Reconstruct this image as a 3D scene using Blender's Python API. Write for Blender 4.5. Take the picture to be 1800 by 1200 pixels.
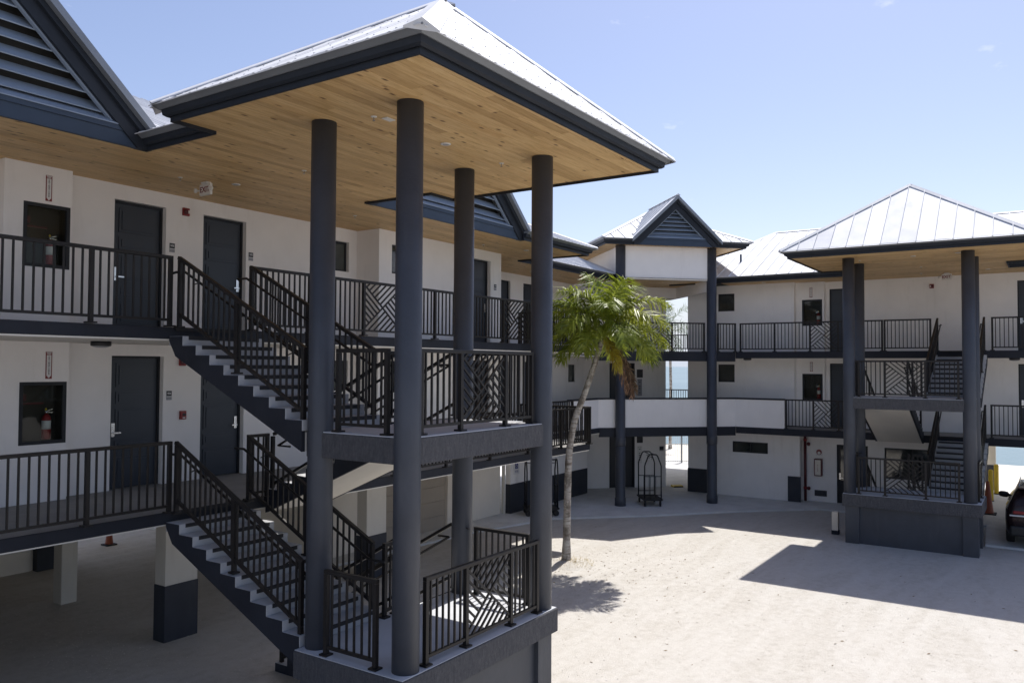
import bpy, math, random
import numpy as np
from mathutils import Vector, Matrix, Quaternion

random.seed(7)
rng = np.random.default_rng(11)
scene = bpy.context.scene
col = scene.collection
for o in list(bpy.data.objects):
    bpy.data.objects.remove(o)

# ------------------------------------------------------------------ camera
PITCH, ROLL, YAW, HC = math.radians(1.7253), math.radians(0.2909), math.radians(33.8008), 5.0787
fw = Vector((math.cos(YAW)*math.cos(PITCH), math.sin(YAW)*math.cos(PITCH), math.sin(PITCH)))
rt = Vector((math.sin(YAW), -math.cos(YAW), 0)); up = rt.cross(fw)
cr, sr = math.cos(ROLL), math.sin(ROLL)
rt2 = cr*rt + sr*up; up2 = -sr*rt + cr*up
cam_data = bpy.data.cameras.new('camera'); cam = bpy.data.objects.new('camera', cam_data); col.objects.link(cam)
cam.matrix_world = Matrix(((rt2.x, up2.x, -fw.x, 0), (rt2.y, up2.y, -fw.y, 0), (rt2.z, up2.z, -fw.z, HC), (0, 0, 0, 1)))
cam_data.sensor_width = 36.0; cam_data.lens = 1412.82/1800*36.0
cam_data.clip_start = 0.1; cam_data.clip_end = 20000
scene.camera = cam

# ------------------------------------------------------------------ sky, sun, exposure
SUN = Vector((0.54, 0.035, 1.0)).normalized()          # direction towards the sun
SUN_EL = math.asin(SUN.z); SUN_AZ = math.atan2(SUN.x, SUN.y)
world = bpy.data.worlds.new('World'); scene.world = world; world.use_nodes = True
wn = world.node_tree.nodes; wl = world.node_tree.links
bg = wn['Background']
sky = wn.new('ShaderNodeTexSky'); sky.sky_type = 'NISHITA'; sky.sun_disc = False
sky.sun_elevation = SUN_EL; sky.sun_rotation = SUN_AZ
sky.altitude = 0; sky.air_density = 1.0; sky.dust_density = 1.0; sky.ozone_density = 1.2
tint = wn.new('ShaderNodeMix'); tint.data_type = 'RGBA'; tint.blend_type = 'MULTIPLY'; tint.inputs[0].default_value = 1.0
tint.inputs[7].default_value = (1.05, .95, .985, 1)
wl.new(sky.outputs[0], tint.inputs[6])
# a few small fair-weather wisps, spread evenly over the whole sky
tc = wn.new('ShaderNodeTexCoord'); cn = wn.new('ShaderNodeTexNoise'); cn.inputs['Scale'].default_value = 9.0; cn.inputs['Detail'].default_value = 5; cn.inputs['Roughness'].default_value = .62
cm = wn.new('ShaderNodeMapping'); cm.inputs['Scale'].default_value = (1, 1, 2.2); cm.inputs['Location'].default_value = (3.1, 1.7, .4)
wl.new(tc.outputs['Generated'], cm.inputs['Vector']); wl.new(cm.outputs[0], cn.inputs['Vector'])
crp = wn.new('ShaderNodeValToRGB'); crp.color_ramp.elements[0].position = .655; crp.color_ramp.elements[1].position = .80
crp.color_ramp.elements[1].color = (.55, .55, .55, 1); wl.new(cn.outputs[0], crp.inputs[0])
cld = wn.new('ShaderNodeMix'); cld.data_type = 'RGBA'; wl.new(crp.outputs[0], cld.inputs[0]); wl.new(tint.outputs[2], cld.inputs[6]); cld.inputs[7].default_value = (7.2, 7.4, 7.7, 1)
# pale sea haze just above the horizon, all the way round
sx = wn.new('ShaderNodeSeparateXYZ'); wl.new(tc.outputs['Generated'], sx.inputs[0])
hz_ = wn.new('ShaderNodeMapRange'); hz_.inputs[1].default_value = -.02; hz_.inputs[2].default_value = .16; hz_.inputs[3].default_value = .9; hz_.inputs[4].default_value = 0.0
hz_.interpolation_type = 'SMOOTHSTEP'; wl.new(sx.outputs[2], hz_.inputs[0])
hm = wn.new('ShaderNodeMix'); hm.data_type = 'RGBA'; wl.new(hz_.outputs[0], hm.inputs[0]); wl.new(cld.outputs[2], hm.inputs[6]); hm.inputs[7].default_value = (4.15, 4.75, 5.75, 1)
wl.new(hm.outputs[2], bg.inputs[0]); bg.inputs[1].default_value = 0.109
sd = bpy.data.lights.new('sun', 'SUN'); sd.energy = 4.1; sd.angle = math.radians(0.55); sd.color = (1.0, 0.965, 0.915)
so = bpy.data.objects.new('sun', sd); col.objects.link(so); so.location = (30, 5, 40)
so.rotation_euler = SUN.to_track_quat('Z', 'Y').to_euler()
scene.view_settings.view_transform = 'Standard'; scene.view_settings.look = 'None'
scene.view_settings.gamma = 1.0; scene.view_settings.use_curve_mapping = False
scene.view_settings.exposure = 0.56
scene.render.engine = 'CYCLES'
scene.cycles.max_bounces = 8; scene.cycles.diffuse_bounces = 5; scene.cycles.glossy_bounces = 3
scene.cycles.transparent_max_bounces = 10
scene.render.resolution_x = 1024; scene.render.resolution_y = 682

# ------------------------------------------------------------------ materials
MATS = {}
def nt(name, base=(.5, .5, .5), rough=.6, metal=0.0, spec=None):
    m = bpy.data.materials.new(name); m.use_nodes = True
    b = m.node_tree.nodes['Principled BSDF']
    b.inputs['Base Color'].default_value = (*base, 1); b.inputs['Roughness'].default_value = rough
    b.inputs['Metallic'].default_value = metal
    if spec is not None: b.inputs['Specular IOR Level'].default_value = spec
    MATS[name] = m
    return m, m.node_tree.nodes, m.node_tree.links, b
def pos_node(n, l, scale=(1, 1, 1), obj_rand=0.0):
    g = n.new('ShaderNodeNewGeometry'); mp = n.new('ShaderNodeMapping'); mp.inputs['Scale'].default_value = scale
    l.new(g.outputs['Position'], mp.inputs['Vector'])
    if obj_rand:
        oi = n.new('ShaderNodeObjectInfo'); mu = n.new('ShaderNodeMath'); mu.operation = 'MULTIPLY'; mu.inputs[1].default_value = obj_rand
        l.new(oi.outputs['Random'], mu.inputs[0])
        cx = n.new('ShaderNodeCombineXYZ'); l.new(mu.outputs[0], cx.inputs[0]); l.new(mu.outputs[0], cx.inputs[1]); l.new(mu.outputs[0], cx.inputs[2])
        l.new(cx.outputs[0], mp.inputs['Location'])
    return mp.outputs[0]
def noise(n, l, vec, scale, detail=4, rough=.55, dist=0.0):
    t = n.new('ShaderNodeTexNoise'); t.inputs['Scale'].default_value = scale; t.inputs['Detail'].default_value = detail
    t.inputs['Roughness'].default_value = rough; t.inputs['Distortion'].default_value = dist
    l.new(vec, t.inputs['Vector']); return t.outputs[0]
def ramp(n, l, fac, stops):
    r = n.new('ShaderNodeValToRGB'); e = r.color_ramp.elements
    while len(e) < len(stops): e.new(.5)
    for i, (p, c) in enumerate(stops):
        e[i].position = p; e[i].color = (*c, 1) if len(c) == 3 else c
    l.new(fac, r.inputs[0]); return r.outputs[0]
def mixc(n, l, fac, a, b, mode='MIX'):
    m = n.new('ShaderNodeMix'); m.data_type = 'RGBA'; m.blend_type = mode
    if isinstance(fac, (int, float)): m.inputs[0].default_value = fac
    else: l.new(fac, m.inputs[0])
    for v, i in ((a, 6), (b, 7)):
        if isinstance(v, tuple): m.inputs[i].default_value = (*v, 1)
        else: l.new(v, m.inputs[i])
    return m.outputs[2]
def bump(n, l, b, h, strength, dist):
    bp = n.new('ShaderNodeBump'); bp.inputs['Strength'].default_value = strength; bp.inputs['Distance'].default_value = dist
    l.new(h, bp.inputs['Height']); l.new(bp.outputs[0], b.inputs['Normal'])

def painted(name, base, rough, var=.08, bscale=60, bstr=.25, bdist=.004, stain=None, metal=0, spec=None):
    m, n, l, b = nt(name, base, rough, metal, spec)
    v = pos_node(n, l)
    big = noise(n, l, v, 1.3, 5, .6)
    lo = tuple(c*(1-var) for c in base); hi = tuple(min(1, c*(1+var)) for c in base)
    c = ramp(n, l, big, [(.3, lo), (.7, hi)])
    if stain:
        v2 = pos_node(n, l, (2.2, 2.2, .35))
        s = ramp(n, l, noise(n, l, v2, 2.0, 6, .65), [(.55, (0, 0, 0)), (.8, (1, 1, 1))])
        f = n.new('ShaderNodeMath'); f.operation = 'MULTIPLY'; f.inputs[1].default_value = stain[1]; l.new(s, f.inputs[0])
        c = mixc(n, l, f.outputs[0], c, stain[0])
    l.new(c, b.inputs['Base Color'])
    if bstr: bump(n, l, b, noise(n, l, v, bscale, 4, .6), bstr, bdist)
    return m
painted('stucco_white', (.86, .83, .80), .85, .035, 38, .4, .005, ((.60, .565, .52), .28))
painted('stucco_cream', (.76, .70, .61), .85, .05, 45, .22, .004, ((.48, .43, .36), .25))
painted('slab_under', (.72, .68, .61), .85, .05, 30, .2, .004)
painted('charcoal', (.023, .0255, .034), .6, .18, 24, .5, .006, ((.04, .043, .05), .4), spec=.22)
m, n, l, b = nt('charcoal_rough', (.1, .1, .11), .85)
v = pos_node(n, l, (1, 1, 1)); vs_ = pos_node(n, l, (16, 16, 4.5))
st_ = noise(n, l, vs_, 1.6, 6, .7, .6); f_ = noise(n, l, v, 30, 5, .7)
c = ramp(n, l, st_, [(.28, (.036, .037, .043)), (.5, (.070, .070, .077)), (.75, (.125, .123, .126))])
c = mixc(n, l, .4, c, ramp(n, l, f_, [(.3, (.045, .045, .051)), (.7, (.125, .122, .125))]))
l.new(c, b.inputs['Base Color'])
ad = n.new('ShaderNodeMath'); ad.operation = 'MULTIPLY_ADD'; ad.inputs[1].default_value = 1.4; l.new(st_, ad.inputs[0]); l.new(f_, ad.inputs[2]); bump(n, l, b, ad.outputs[0], .9, .018)
painted('base_paint', (.036, .040, .051), .55, .16, 24, .4, .006, ((.06, .063, .07), .4), spec=.3)
painted('column_paint', (.050, .055, .068), .5, .16, 14, .5, .007, ((.088, .092, .102), .55))
painted('fascia_paint', (.021, .025, .033), .55, .14, 30, .2, .003, ((.034, .038, .046), .4), spec=.25)
painted('gable_paint', (.037, .054, .082), .55, .12, 30, .15, .002, spec=.3)
painted('louver_paint', (.25, .30, .37), .5, .12, 30, .1, .002)
painted('rail_metal', (.023, .0205, .0195), .42, .15, 80, .08, .001, None, .15, .28)
painted('drip_gray', (.21, .225, .245), .45, .08, 30, .05, .001, None, .3)
painted('door_paint', (.038, .046, .060), .42, .08, 90, .1, .001, spec=.4)
painted('door_frame', (.022, .024, .029), .5, .05, 60, .1, .001, spec=.3)
painted('elevator_door', (.018, .019, .024), .4, .1, 60, .05, .001)
painted('walk_floor', (.25, .243, .232), .85, .14, 35, .4, .004, ((.17, .165, .155), .4))
painted('concrete', (.60, .60, .59), .85, .12, 35, .5, .005, ((.36, .35, .33), .35))
painted('landing_floor', (.50, .51, .53), .8, .08, 40, .4, .004, ((.38, .38, .38), .4))
painted('step_concrete', (.40, .405, .415), .85, .12, 30, .5, .005, ((.25, .25, .25), .4))
painted('nosing', (.022, .022, .024), .8, .2, 200, .4, .003)
painted('red_paint', (.24, .016, .018), .4, .12, 60, .1, .001)
painted('dark_red', (.085, .010, .014), .45, .12, 60, .1, .001)
painted('white_plastic', (.72, .70, .66), .45, .03, 60, .05, .001)
painted('sign_white', (.70, .69, .68), .5, .04, 60, 0)
painted('sign_red', (.20, .022, .022), .5, .04, 60, 0)
painted('sign_blue', (.025, .045, .22), .5, .04, 60, 0)
painted('sign_black', (.012, .012, .016), .45, .04, 60, 0)
painted('sign_gray', (.28, .28, .30), .5, .04, 60, 0)
painted('yellow_paint', (.62, .45, .03), .5, .1, 40, .1, .002, ((.35, .25, .05), .3))
painted('cone_orange', (.24, .05, .016), .5, .1, 60, .1, .002, ((.3, .08, .03), .4))
painted('black_rubber', (.016, .016, .017), .75, .1, 60, .2, .002)
painted('black_metal', (.014, .014, .015), .35, .1, 60, .05, .001, None, .3)
painted('lamp_black', (.02, .02, .022), .4, .1, 60, .05, .001)
painted('lamp_lens', (.35, .35, .36), .3, .05, 60, .05, .001)
painted('chrome', (.62, .62, .63), .22, .05, 60, 0, .001, None, 1.0)
painted('vent_dark', (.03, .035, .045), .5, .1, 60, .1, .001)
painted('fence_white', (.62, .62, .61), .5, .05, 60, 0)
painted('trunk_soil', (.45, .40, .31), .95, .2, 30, .8, .02)
painted('dry_grass', (.42, .32, .12), .8, .2, 10, 0)
painted('car_paint', (.022, .012, .014), .22, .2, 10, 0, .001, None, .35)
painted('car_trim', (.012, .012, .013), .5, .1, 60, .1, .001)
painted('tail_red', (.22, .008, .010), .2, .1, 60, 0)
painted('pier_white', (.60, .57, .51), .85, .05, 35, .3, .005, ((.42, .39, .33), .35))
painted('shade_taupe', (.36, .315, .26), .7, .06, 35, .15, .003)  # darker taupe that carries the shade on the cream ground wall
painted('interior_dark', (.03, .03, .028), .8, .1, 30, 0)
painted('niche_inside', (.028, .024, .018), .7, .15, 30, .1, .002)

def glassy(name, base, rough, spec=.5):
    m, n, l, b = nt(name, base, rough, 0, spec); b.inputs['IOR'].default_value = 1.5
    v = pos_node(n, l)
    l.new(ramp(n, l, noise(n, l, v, 2.0, 2), [(.3, tuple(c*.7 for c in base)), (.7, tuple(c*1.3 for c in base))]), b.inputs['Base Color'])
glassy('window_glass', (.030, .036, .034), .06, .9)
glassy('car_glass', (.008, .008, .009), .04, .8)
glassy('frosted_glass', (.075, .085, .08), .25, .6)
m, n, l, b = nt('clear_pane', (.9, .9, .9), .03)
tr = n.new('ShaderNodeBsdfTransparent'); gl = n.new('ShaderNodeBsdfGlossy'); gl.inputs['Roughness'].default_value = .03
fr_ = n.new('ShaderNodeFresnel'); fr_.inputs['IOR'].default_value = 1.25; mx = n.new('ShaderNodeMixShader')
tr.inputs[0].default_value = (.93, .95, .93, 1)
l.new(fr_.outputs[0], mx.inputs[0]); l.new(tr.outputs[0], mx.inputs[1]); l.new(gl.outputs[0], mx.inputs[2])
l.new(mx.outputs[0], n['Material Output'].inputs[0])

# galvanised roof sheet
m, n, l, b = nt('roof_metal', (.66, .67, .69), .6, .06, .22)
v = pos_node(n, l, (1, 1, 1), 9.0)
c = ramp(n, l, noise(n, l, v, .8, 5, .6), [(.3, (.54, .55, .57)), (.7, (.72, .725, .74))])
oi = n.new('ShaderNodeObjectInfo')
c = mixc(n, l, .8, c, ramp(n, l, oi.outputs['Random'], [(0, (.86, .87, .90)), (1, (1.06, 1.06, 1.05))]), 'MULTIPLY')
l.new(c, b.inputs['Base Color'])
r_ = n.new('ShaderNodeMapRange'); r_.inputs[3].default_value = .54; r_.inputs[4].default_value = .70
l.new(noise(n, l, v, 2.5, 4, .6), r_.inputs[0]); l.new(r_.outputs[0], b.inputs['Roughness'])
bump(n, l, b, noise(n, l, v, 1.3, 3), .16, .03)

# pine soffit planks, grain along x or along y
def wood(name, ax):
    m, n, l, b = nt(name, (.45, .27, .11), .5)
    sc = (1.0, 11, 9) if ax == 0 else (11, 1.0, 9)
    v = pos_node(n, l, sc, 37.0)
    g1 = noise(n, l, v, 2.4, 6, .66, .5)
    c = ramp(n, l, g1, [(.25, (.47, .295, .125)), (.5, (.68, .46, .215)), (.75, (.78, .57, .31))])
    oi = n.new('ShaderNodeObjectInfo')
    tint = ramp(n, l, oi.outputs['Random'], [(0, (.72, .67, .61)), (.25, (.90, .87, .84)), (.6, (1.0, .99, .98)), (.85, (1.06, 1.06, 1.05)), (1, (.86, .78, .69))])
    c = mixc(n, l, .9, c, tint, 'MULTIPLY')
    v3 = pos_node(n, l, (.75, 1.9, 1) if ax == 0 else (1.9, .75, 1), 13.0)
    vo = n.new('ShaderNodeTexVoronoi'); vo.voronoi_dimensions = '2D'; vo.inputs['Scale'].default_value = 2.3; vo.inputs['Randomness'].default_value = 1
    l.new(v3, vo.inputs['Vector'])
    k = ramp(n, l, vo.outputs['Distance'], [(.03, (1, 1, 1)), (.075, (.55, .55, .55)), (.12, (0, 0, 0))])
    kk = n.new('ShaderNodeMath'); kk.operation = 'MULTIPLY'; l.new(k, kk.inputs[0])
    sel = ramp(n, l, vo.outputs['Color'], [(.47, (0, 0, 0)), (.56, (1, 1, 1))]); l.new(sel, kk.inputs[1])
    c = mixc(n, l, kk.outputs[0], c, (.13, .055, .018))
    l.new(c, b.inputs['Base Color'])
    bump(n, l, b, g1, .12, .002)
wood('wood_x', 0); wood('wood_y', 1)

# ground: crushed coral
m, n, l, b = nt('coral_gravel', (.6, .55, .48), .95)
v = pos_node(n, l)
big = noise(n, l, v, .22, 5, .6); mid = noise(n, l, v, 1.7, 6, .65); fine = noise(n, l, v, 38, 6, .75)
c = ramp(n, l, big, [(.3, (.40, .375, .335)), (.7, (.48, .46, .425))])
c = mixc(n, l, .5, c, ramp(n, l, mid, [(.28, (.30, .27, .23)), (.5, (.46, .43, .385)), (.75, (.55, .53, .50))]))
c = mixc(n, l, .5, c, ramp(n, l, fine, [(.25, (.27, .245, .205)), (.5, (.46, .43, .385)), (.75, (.59, .575, .545))]))
g5 = noise(n, l, v, 5.5, 6, .7)
c = mixc(n, l, .35, c, ramp(n, l, g5, [(.30, (.26, .235, .195)), (.5, (.46, .435, .39)), (.7, (.56, .545, .515))]))
def arc(cx, cy, r, w, fac, c):
    vd = n.new('ShaderNodeVectorMath'); vd.operation = 'DISTANCE'; vd.inputs[1].default_value = (cx, cy, 0); l.new(v, vd.inputs[0])
    s1 = n.new('ShaderNodeMath'); s1.operation = 'SUBTRACT'; s1.inputs[1].default_value = r; l.new(vd.outputs['Value'], s1.inputs[0])
    s2 = n.new('ShaderNodeMath'); s2.operation = 'ABSOLUTE'; l.new(s1.outputs[0], s2.inputs[0])
    s3 = n.new('ShaderNodeMath'); s3.operation = 'MULTIPLY_ADD'; s3.inputs[1].default_value = .5; l.new(mid, s3.inputs[0]); l.new(s2.outputs[0], s3.inputs[2])
    k = ramp(n, l, s3.outputs[0], [(.20, (1, 1, 1)), (.26+w, (0, 0, 0))])
    f = n.new('ShaderNodeMath'); f.operation = 'MULTIPLY'; f.inputs[1].default_value = fac; l.new(k, f.inputs[0])
    return mixc(n, l, f.outputs[0], c, (.60, .585, .55))
for r_ in (41.0, 42.6): c = arc(17, -38.5, r_, .16, .16, c)
for r_ in (20.2, 21.8): c = arc(33, 23, r_, .16, .14, c)
v5 = pos_node(n, l, (.22, 1.2, 1))
trk = ramp(n, l, noise(n, l, v5, .8, 4, .55, .5), [(.42, (0, 0, 0)), (.52, (1, 1, 1)), (.62, (0, 0, 0))])
tf = n.new('ShaderNodeMath'); tf.operation = 'MULTIPLY'; tf.inputs[1].default_value = .42; l.new(trk, tf.inputs[0])
c = mixc(n, l, tf.outputs[0], c, (.53, .51, .475))
vo = n.new('ShaderNodeTexVoronoi'); vo.inputs['Scale'].default_value = 30; l.new(v, vo.inputs['Vector'])
sp = ramp(n, l, vo.outputs['Color'], [(.70, (0, 0, 0)), (.80, (1, 1, 1))])
sp2 = ramp(n, l, vo.outputs['Distance'], [(.12, (1, 1, 1)), (.30, (0, 0, 0))])
sm = n.new('ShaderNodeMath'); sm.operation = 'MULTIPLY'; l.new(sp, sm.inputs[0]); l.new(sp2, sm.inputs[1])
sm2 = n.new('ShaderNodeMath'); sm2.operation = 'MULTIPLY'; l.new(sm.outputs[0], sm2.inputs[0]); sm2.inputs[1].default_value = .35
c = mixc(n, l, sm2.outputs[0], c, (.27, .235, .19))
l.new(c, b.inputs['Base Color'])
ad = n.new('ShaderNodeMath'); ad.operation = 'MULTIPLY_ADD'; ad.inputs[1].default_value = 2.2
l.new(mid, ad.inputs[0]); l.new(fine, ad.inputs[2]); bump(n, l, b, ad.outputs[0], .45, .03)

m, n, l, b = nt('gravel_stone', (.6, .55, .48), .9)
oi = pos_node(n, l); c = ramp(n, l, noise(n, l, oi, 9, 3), [(.25, (.40, .36, .31)), (.5, (.56, .52, .46)), (.75, (.70, .67, .62))]); l.new(c, b.inputs['Base Color'])

m, n, l, b = nt('beach_sand', (.68, .63, .54), .95)
v = pos_node(n, l); l.new(ramp(n, l, noise(n, l, v, .5, 6, .7), [(.3, (.60, .55, .46)), (.7, (.74, .70, .62))]), b.inputs['Base Color'])
bump(n, l, b, noise(n, l, v, 6, 5), .4, .04)

m, n, l, b = nt('sea_water', (.05, .16, .20), .3)
v = pos_node(n, l, (.25, .6, 1))
l.new(ramp(n, l, noise(n, l, pos_node(n, l, (.02, .06, 1)), .6, 4), [(.35, (.085, .15, .162)), (.65, (.135, .205, .212))]), b.inputs['Base Color'])
bump(n, l, b, noise(n, l, v, 1.2, 6, .6), .5, .25)

# palm
def leafmat(name, c0, c1, c2, rough=.38, trans=.35):
    m, n, l, b = nt(name, c1, rough)
    v = pos_node(n, l)
    oi = n.new('ShaderNodeObjectInfo')
    c = ramp(n, l, noise(n, l, v, 9, 4, .6), [(.3, c0), (.5, c1), (.72, c2)])
    tint = ramp(n, l, oi.outputs['Random'], [(0, (.75, .85, .7)), (.5, (1, 1, 1)), (1, (1.25, 1.15, .9))])
    c = mixc(n, l, .8, c, tint, 'MULTIPLY'); l.new(c, b.inputs['Base Color'])
    tl = n.new('ShaderNodeBsdfTranslucent'); l.new(c, tl.inputs[0]); ms = n.new('ShaderNodeMixShader'); ms.inputs[0].default_value = trans
    l.new(b.outputs[0], ms.inputs[1]); l.new(tl.outputs[0], ms.inputs[2]); l.new(ms.outputs[0], n['Material Output'].inputs[0])
leafmat('palm_green', (.13, .165, .018), (.24, .28, .030), (.38, .41, .07), .42, .42)
leafmat('palm_yellow', (.40, .27, .03), (.55, .40, .05), (.62, .50, .12))
leafmat('palm_dead', (.10, .055, .035), (.20, .12, .08), (.34, .23, .17), .8, .12)
leafmat('palm_far', (.09, .13, .06), (.13, .18, .08), (.2, .25, .12))
m, n, l, b = nt('palm_bark', (.42, .38, .33), .9)
v = pos_node(n, l, (1, 1, 1)); v2 = pos_node(n, l, (2.5, 2.5, 13))
c = ramp(n, l, noise(n, l, v2, 1.4, 5, .6), [(.33, (.16, .13, .105)), (.5, (.36, .325, .285)), (.7, (.50, .47, .42))])
blot = ramp(n, l, noise(n, l, pos_node(n, l, (3, 3, 1.6)), 1.9, 5, .65), [(.48, (0, 0, 0)), (.58, (1, 1, 1))])
bf = n.new('ShaderNodeMath'); bf.operation = 'MULTIPLY'; bf.inputs[1].default_value = .75; l.new(blot, bf.inputs[0])
c = mixc(n, l, bf.outputs[0], c, (.10, .08, .06))
l.new(c, b.inputs['Base Color']); bump(n, l, b, noise(n, l, v2, 1.4, 5), .7, .03)

# ------------------------------------------------------------------ builders
W = {}                                                    # world origin of each object (no parent is rotated)
def link(o, parent, loc):
    col.objects.link(o)
    loc = Vector(loc)
    if parent is not None:
        o.parent = parent; o.location = loc - W[parent]
    else: o.location = loc
    W[o] = loc
    return o
def tag(o, label, cat=None, group=None, kind=None):
    if label: o['label'] = label
    if cat: o['category'] = cat
    if group: o['group'] = group
    if kind: o['kind'] = kind
    return o
def thing(name, label, cat, loc, group=None):
    o = bpy.data.objects.new(name, None); o.empty_display_size = .2
    link(o, None, loc); return tag(o, label, cat, group)
class Frame:
    def __init__(s, o, U, V):
        s.o = Vector((o[0], o[1], 0)); s.U = Vector((U[0], U[1], 0)).normalized(); s.V = Vector((V[0], V[1], 0)).normalized()
        s.rot = math.atan2(s.U.y, s.U.x)
    def __call__(s, u, v, z=0.0): return s.o + s.U*u + s.V*v + Vector((0, 0, z))
R2 = math.sqrt(.5)
FW = Frame((0, 0), (1, 0), (0, 1))
FB = Frame((0, 0), (0, 1), (1, 0))                        # right wing: u = y, v = x
FE = Frame((26.42, 12.95), (R2, -R2), (R2, R2))           # elevator lobby, chamfered corner
FTA = Frame((7.38, 6.45), (1, 0), (0, 1))
FTB = Frame((25.09, 1.83), (0, 1), (1, 0))

BOXES = {}
def boxmesh(dx, dy, dz, mat, bev=0.0, rot=0.0):
    key = (round(dx, 4), round(dy, 4), round(dz, 4), mat, bev, round(rot, 4))
    if key in BOXES: return BOXES[key]
    me = bpy.data.meshes.new('box'); x, y, z = dx/2, dy/2, dz/2
    if bev > 0 and min(dx, dy, dz) > 2.5*bev:
        import bmesh
        bm = bmesh.new(); bmesh.ops.create_cube(bm, size=1.0)
        for vv in bm.verts: vv.co = Vector((vv.co.x*dx, vv.co.y*dy, vv.co.z*dz))
        bmesh.ops.bevel(bm, geom=list(bm.edges), offset=bev, segments=2, affect='EDGES', profile=.5)
        bm.to_mesh(me); bm.free()
    else:
        me.from_pydata([(-x, -y, -z), (x, -y, -z), (x, y, -z), (-x, y, -z), (-x, -y, z), (x, -y, z), (x, y, z), (-x, y, z)], [],
                       [(0, 3, 2, 1), (4, 5, 6, 7), (0, 1, 5, 4), (1, 2, 6, 5), (2, 3, 7, 6), (3, 0, 4, 7)])
    if rot: me.transform(Matrix.Rotation(rot, 4, 'Z'))
    me.materials.append(MATS[mat]); BOXES[key] = me
    return me
def box(fr, name, parent, mat, u0, u1, v0, v1, z0, z1, bev=0.0):
    o = bpy.data.objects.new(name, boxmesh(abs(u1-u0), abs(v1-v0), abs(z1-z0), mat, bev, fr.rot))
    link(o, parent, fr((u0+u1)/2, (v0+v1)/2, (z0+z1)/2))
    return o
def bar(name, parent, mat, p, q, w, h, bev=0.0):
    p, q = Vector(p), Vector(q); d = q-p; L = d.length; X = d.normalized()
    Y = Vector((0, 0, 1)).cross(X)
    Y = Vector((0, 1, 0)) if Y.length < 1e-4 else Y.normalized()
    Z = X.cross(Y)
    o = bpy.data.objects.new(name, boxmesh(L, w, h, mat, bev)); link(o, parent, (p+q)/2)
    o.rotation_mode = 'QUATERNION'
    o.rotation_quaternion = Matrix(((X.x, Y.x, Z.x), (X.y, Y.y, Z.y), (X.z, Y.z, Z.z))).to_quaternion()
    return o
def mesh(name, parent, mat, verts, faces, smooth=False, mats=None, midx=None, fix=False):
    vs = np.array([tuple(v) for v in verts], float); c = (vs.min(0)+vs.max(0))/2
    me = bpy.data.meshes.new(name); me.from_pydata((vs-c).tolist(), [], faces)
    if mats:
        for k in mats: me.materials.append(MATS[k])
        me.polygons.foreach_set('material_index', midx)
    else: me.materials.append(MATS[mat])
    if smooth: me.polygons.foreach_set('use_smooth', [True]*len(me.polygons))
    if fix:
        import bmesh
        bm = bmesh.new(); bm.from_mesh(me); bmesh.ops.recalc_face_normals(bm, faces=bm.faces); bm.to_mesh(me); bm.free()
    me.update()
    o = bpy.data.objects.new(name, me); return link(o, parent, c)
def prism(fr, name, parent, mat, pts, u0, u1):            # polygon in (v,z), extruded along u
    n = len(pts); vs = [fr(u0, a, b) for a, b in pts]+[fr(u1, a, b) for a, b in pts]
    fs = [tuple(range(n)), tuple(range(2*n-1, n-1, -1))]+[(i, i+n, (i+1) % n+n, (i+1) % n) for i in range(n)]
    return mesh(name, parent, mat, vs, fs, fix=True)
def plate(name, parent, mat, pts, z0, z1):                # horizontal polygon (x,y) with thickness
    n = len(pts); vs = [(x, y, z0) for x, y in pts]+[(x, y, z1) for x, y in pts]
    fs = [tuple(range(n)), tuple(range(2*n-1, n-1, -1))]+[(i, i+n, (i+1) % n+n, (i+1) % n) for i in range(n)]
    return mesh(name, parent, mat, vs, fs, fix=True)
def lathe(name, parent, mat, base, prof, seg=20, smooth=True, axis=None):
    base = Vector(base); vs = []; fs = []
    A = Vector(axis).normalized() if axis else Vector((0, 0, 1))
    P = A.orthogonal().normalized(); Q = A.cross(P)
    for r, h in prof:
        for k in range(seg):
            a = 2*math.pi*k/seg; vs.append(base + A*h + (P*math.cos(a)+Q*math.sin(a))*r)
    m_ = len(prof)
    for i in range(m_-1):
        for k in range(seg):
            k2 = (k+1) % seg; fs.append((i*seg+k, i*seg+k2, (i+1)*seg+k2, (i+1)*seg+k))
    fs.append(tuple(range(seg-1, -1, -1))); fs.append(tuple((m_-1)*seg+k for k in range(seg)))
    o = mesh(name, parent, mat, vs, fs)
    if smooth:
        pl = o.data.polygons
        for p in pl: p.use_smooth = len(p.vertices) == 4 
    return o
def tube(name, parent, mat, pts, r, seg=8):
    pts = [Vector(p) for p in pts]; vs = []; fs = []
    for i, p in enumerate(pts):
        t = (pts[min(i+1, len(pts)-1)]-pts[max(i-1, 0)]).normalized()
        P = t.orthogonal().normalized() if i == 0 else (P - t*P.dot(t)).normalized()
        Q = t.cross(P); rr = r[i] if isinstance(r, (list, tuple)) else r
        for k in range(seg):
            a = 2*math.pi*k/seg; vs.append(p+(P*math.cos(a)+Q*math.sin(a))*rr)
    for i in range(len(pts)-1):
        for k in range(seg):
            k2 = (k+1) % seg; fs.append((i*seg+k, i*seg+k2, (i+1)*seg+k2, (i+1)*seg+k))
    fs.append(tuple(range(seg-1, -1, -1))); fs.append(tuple((len(pts)-1)*seg+k for k in range(seg)))
    return mesh(name, parent, mat, vs, fs, smooth=True)
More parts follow.
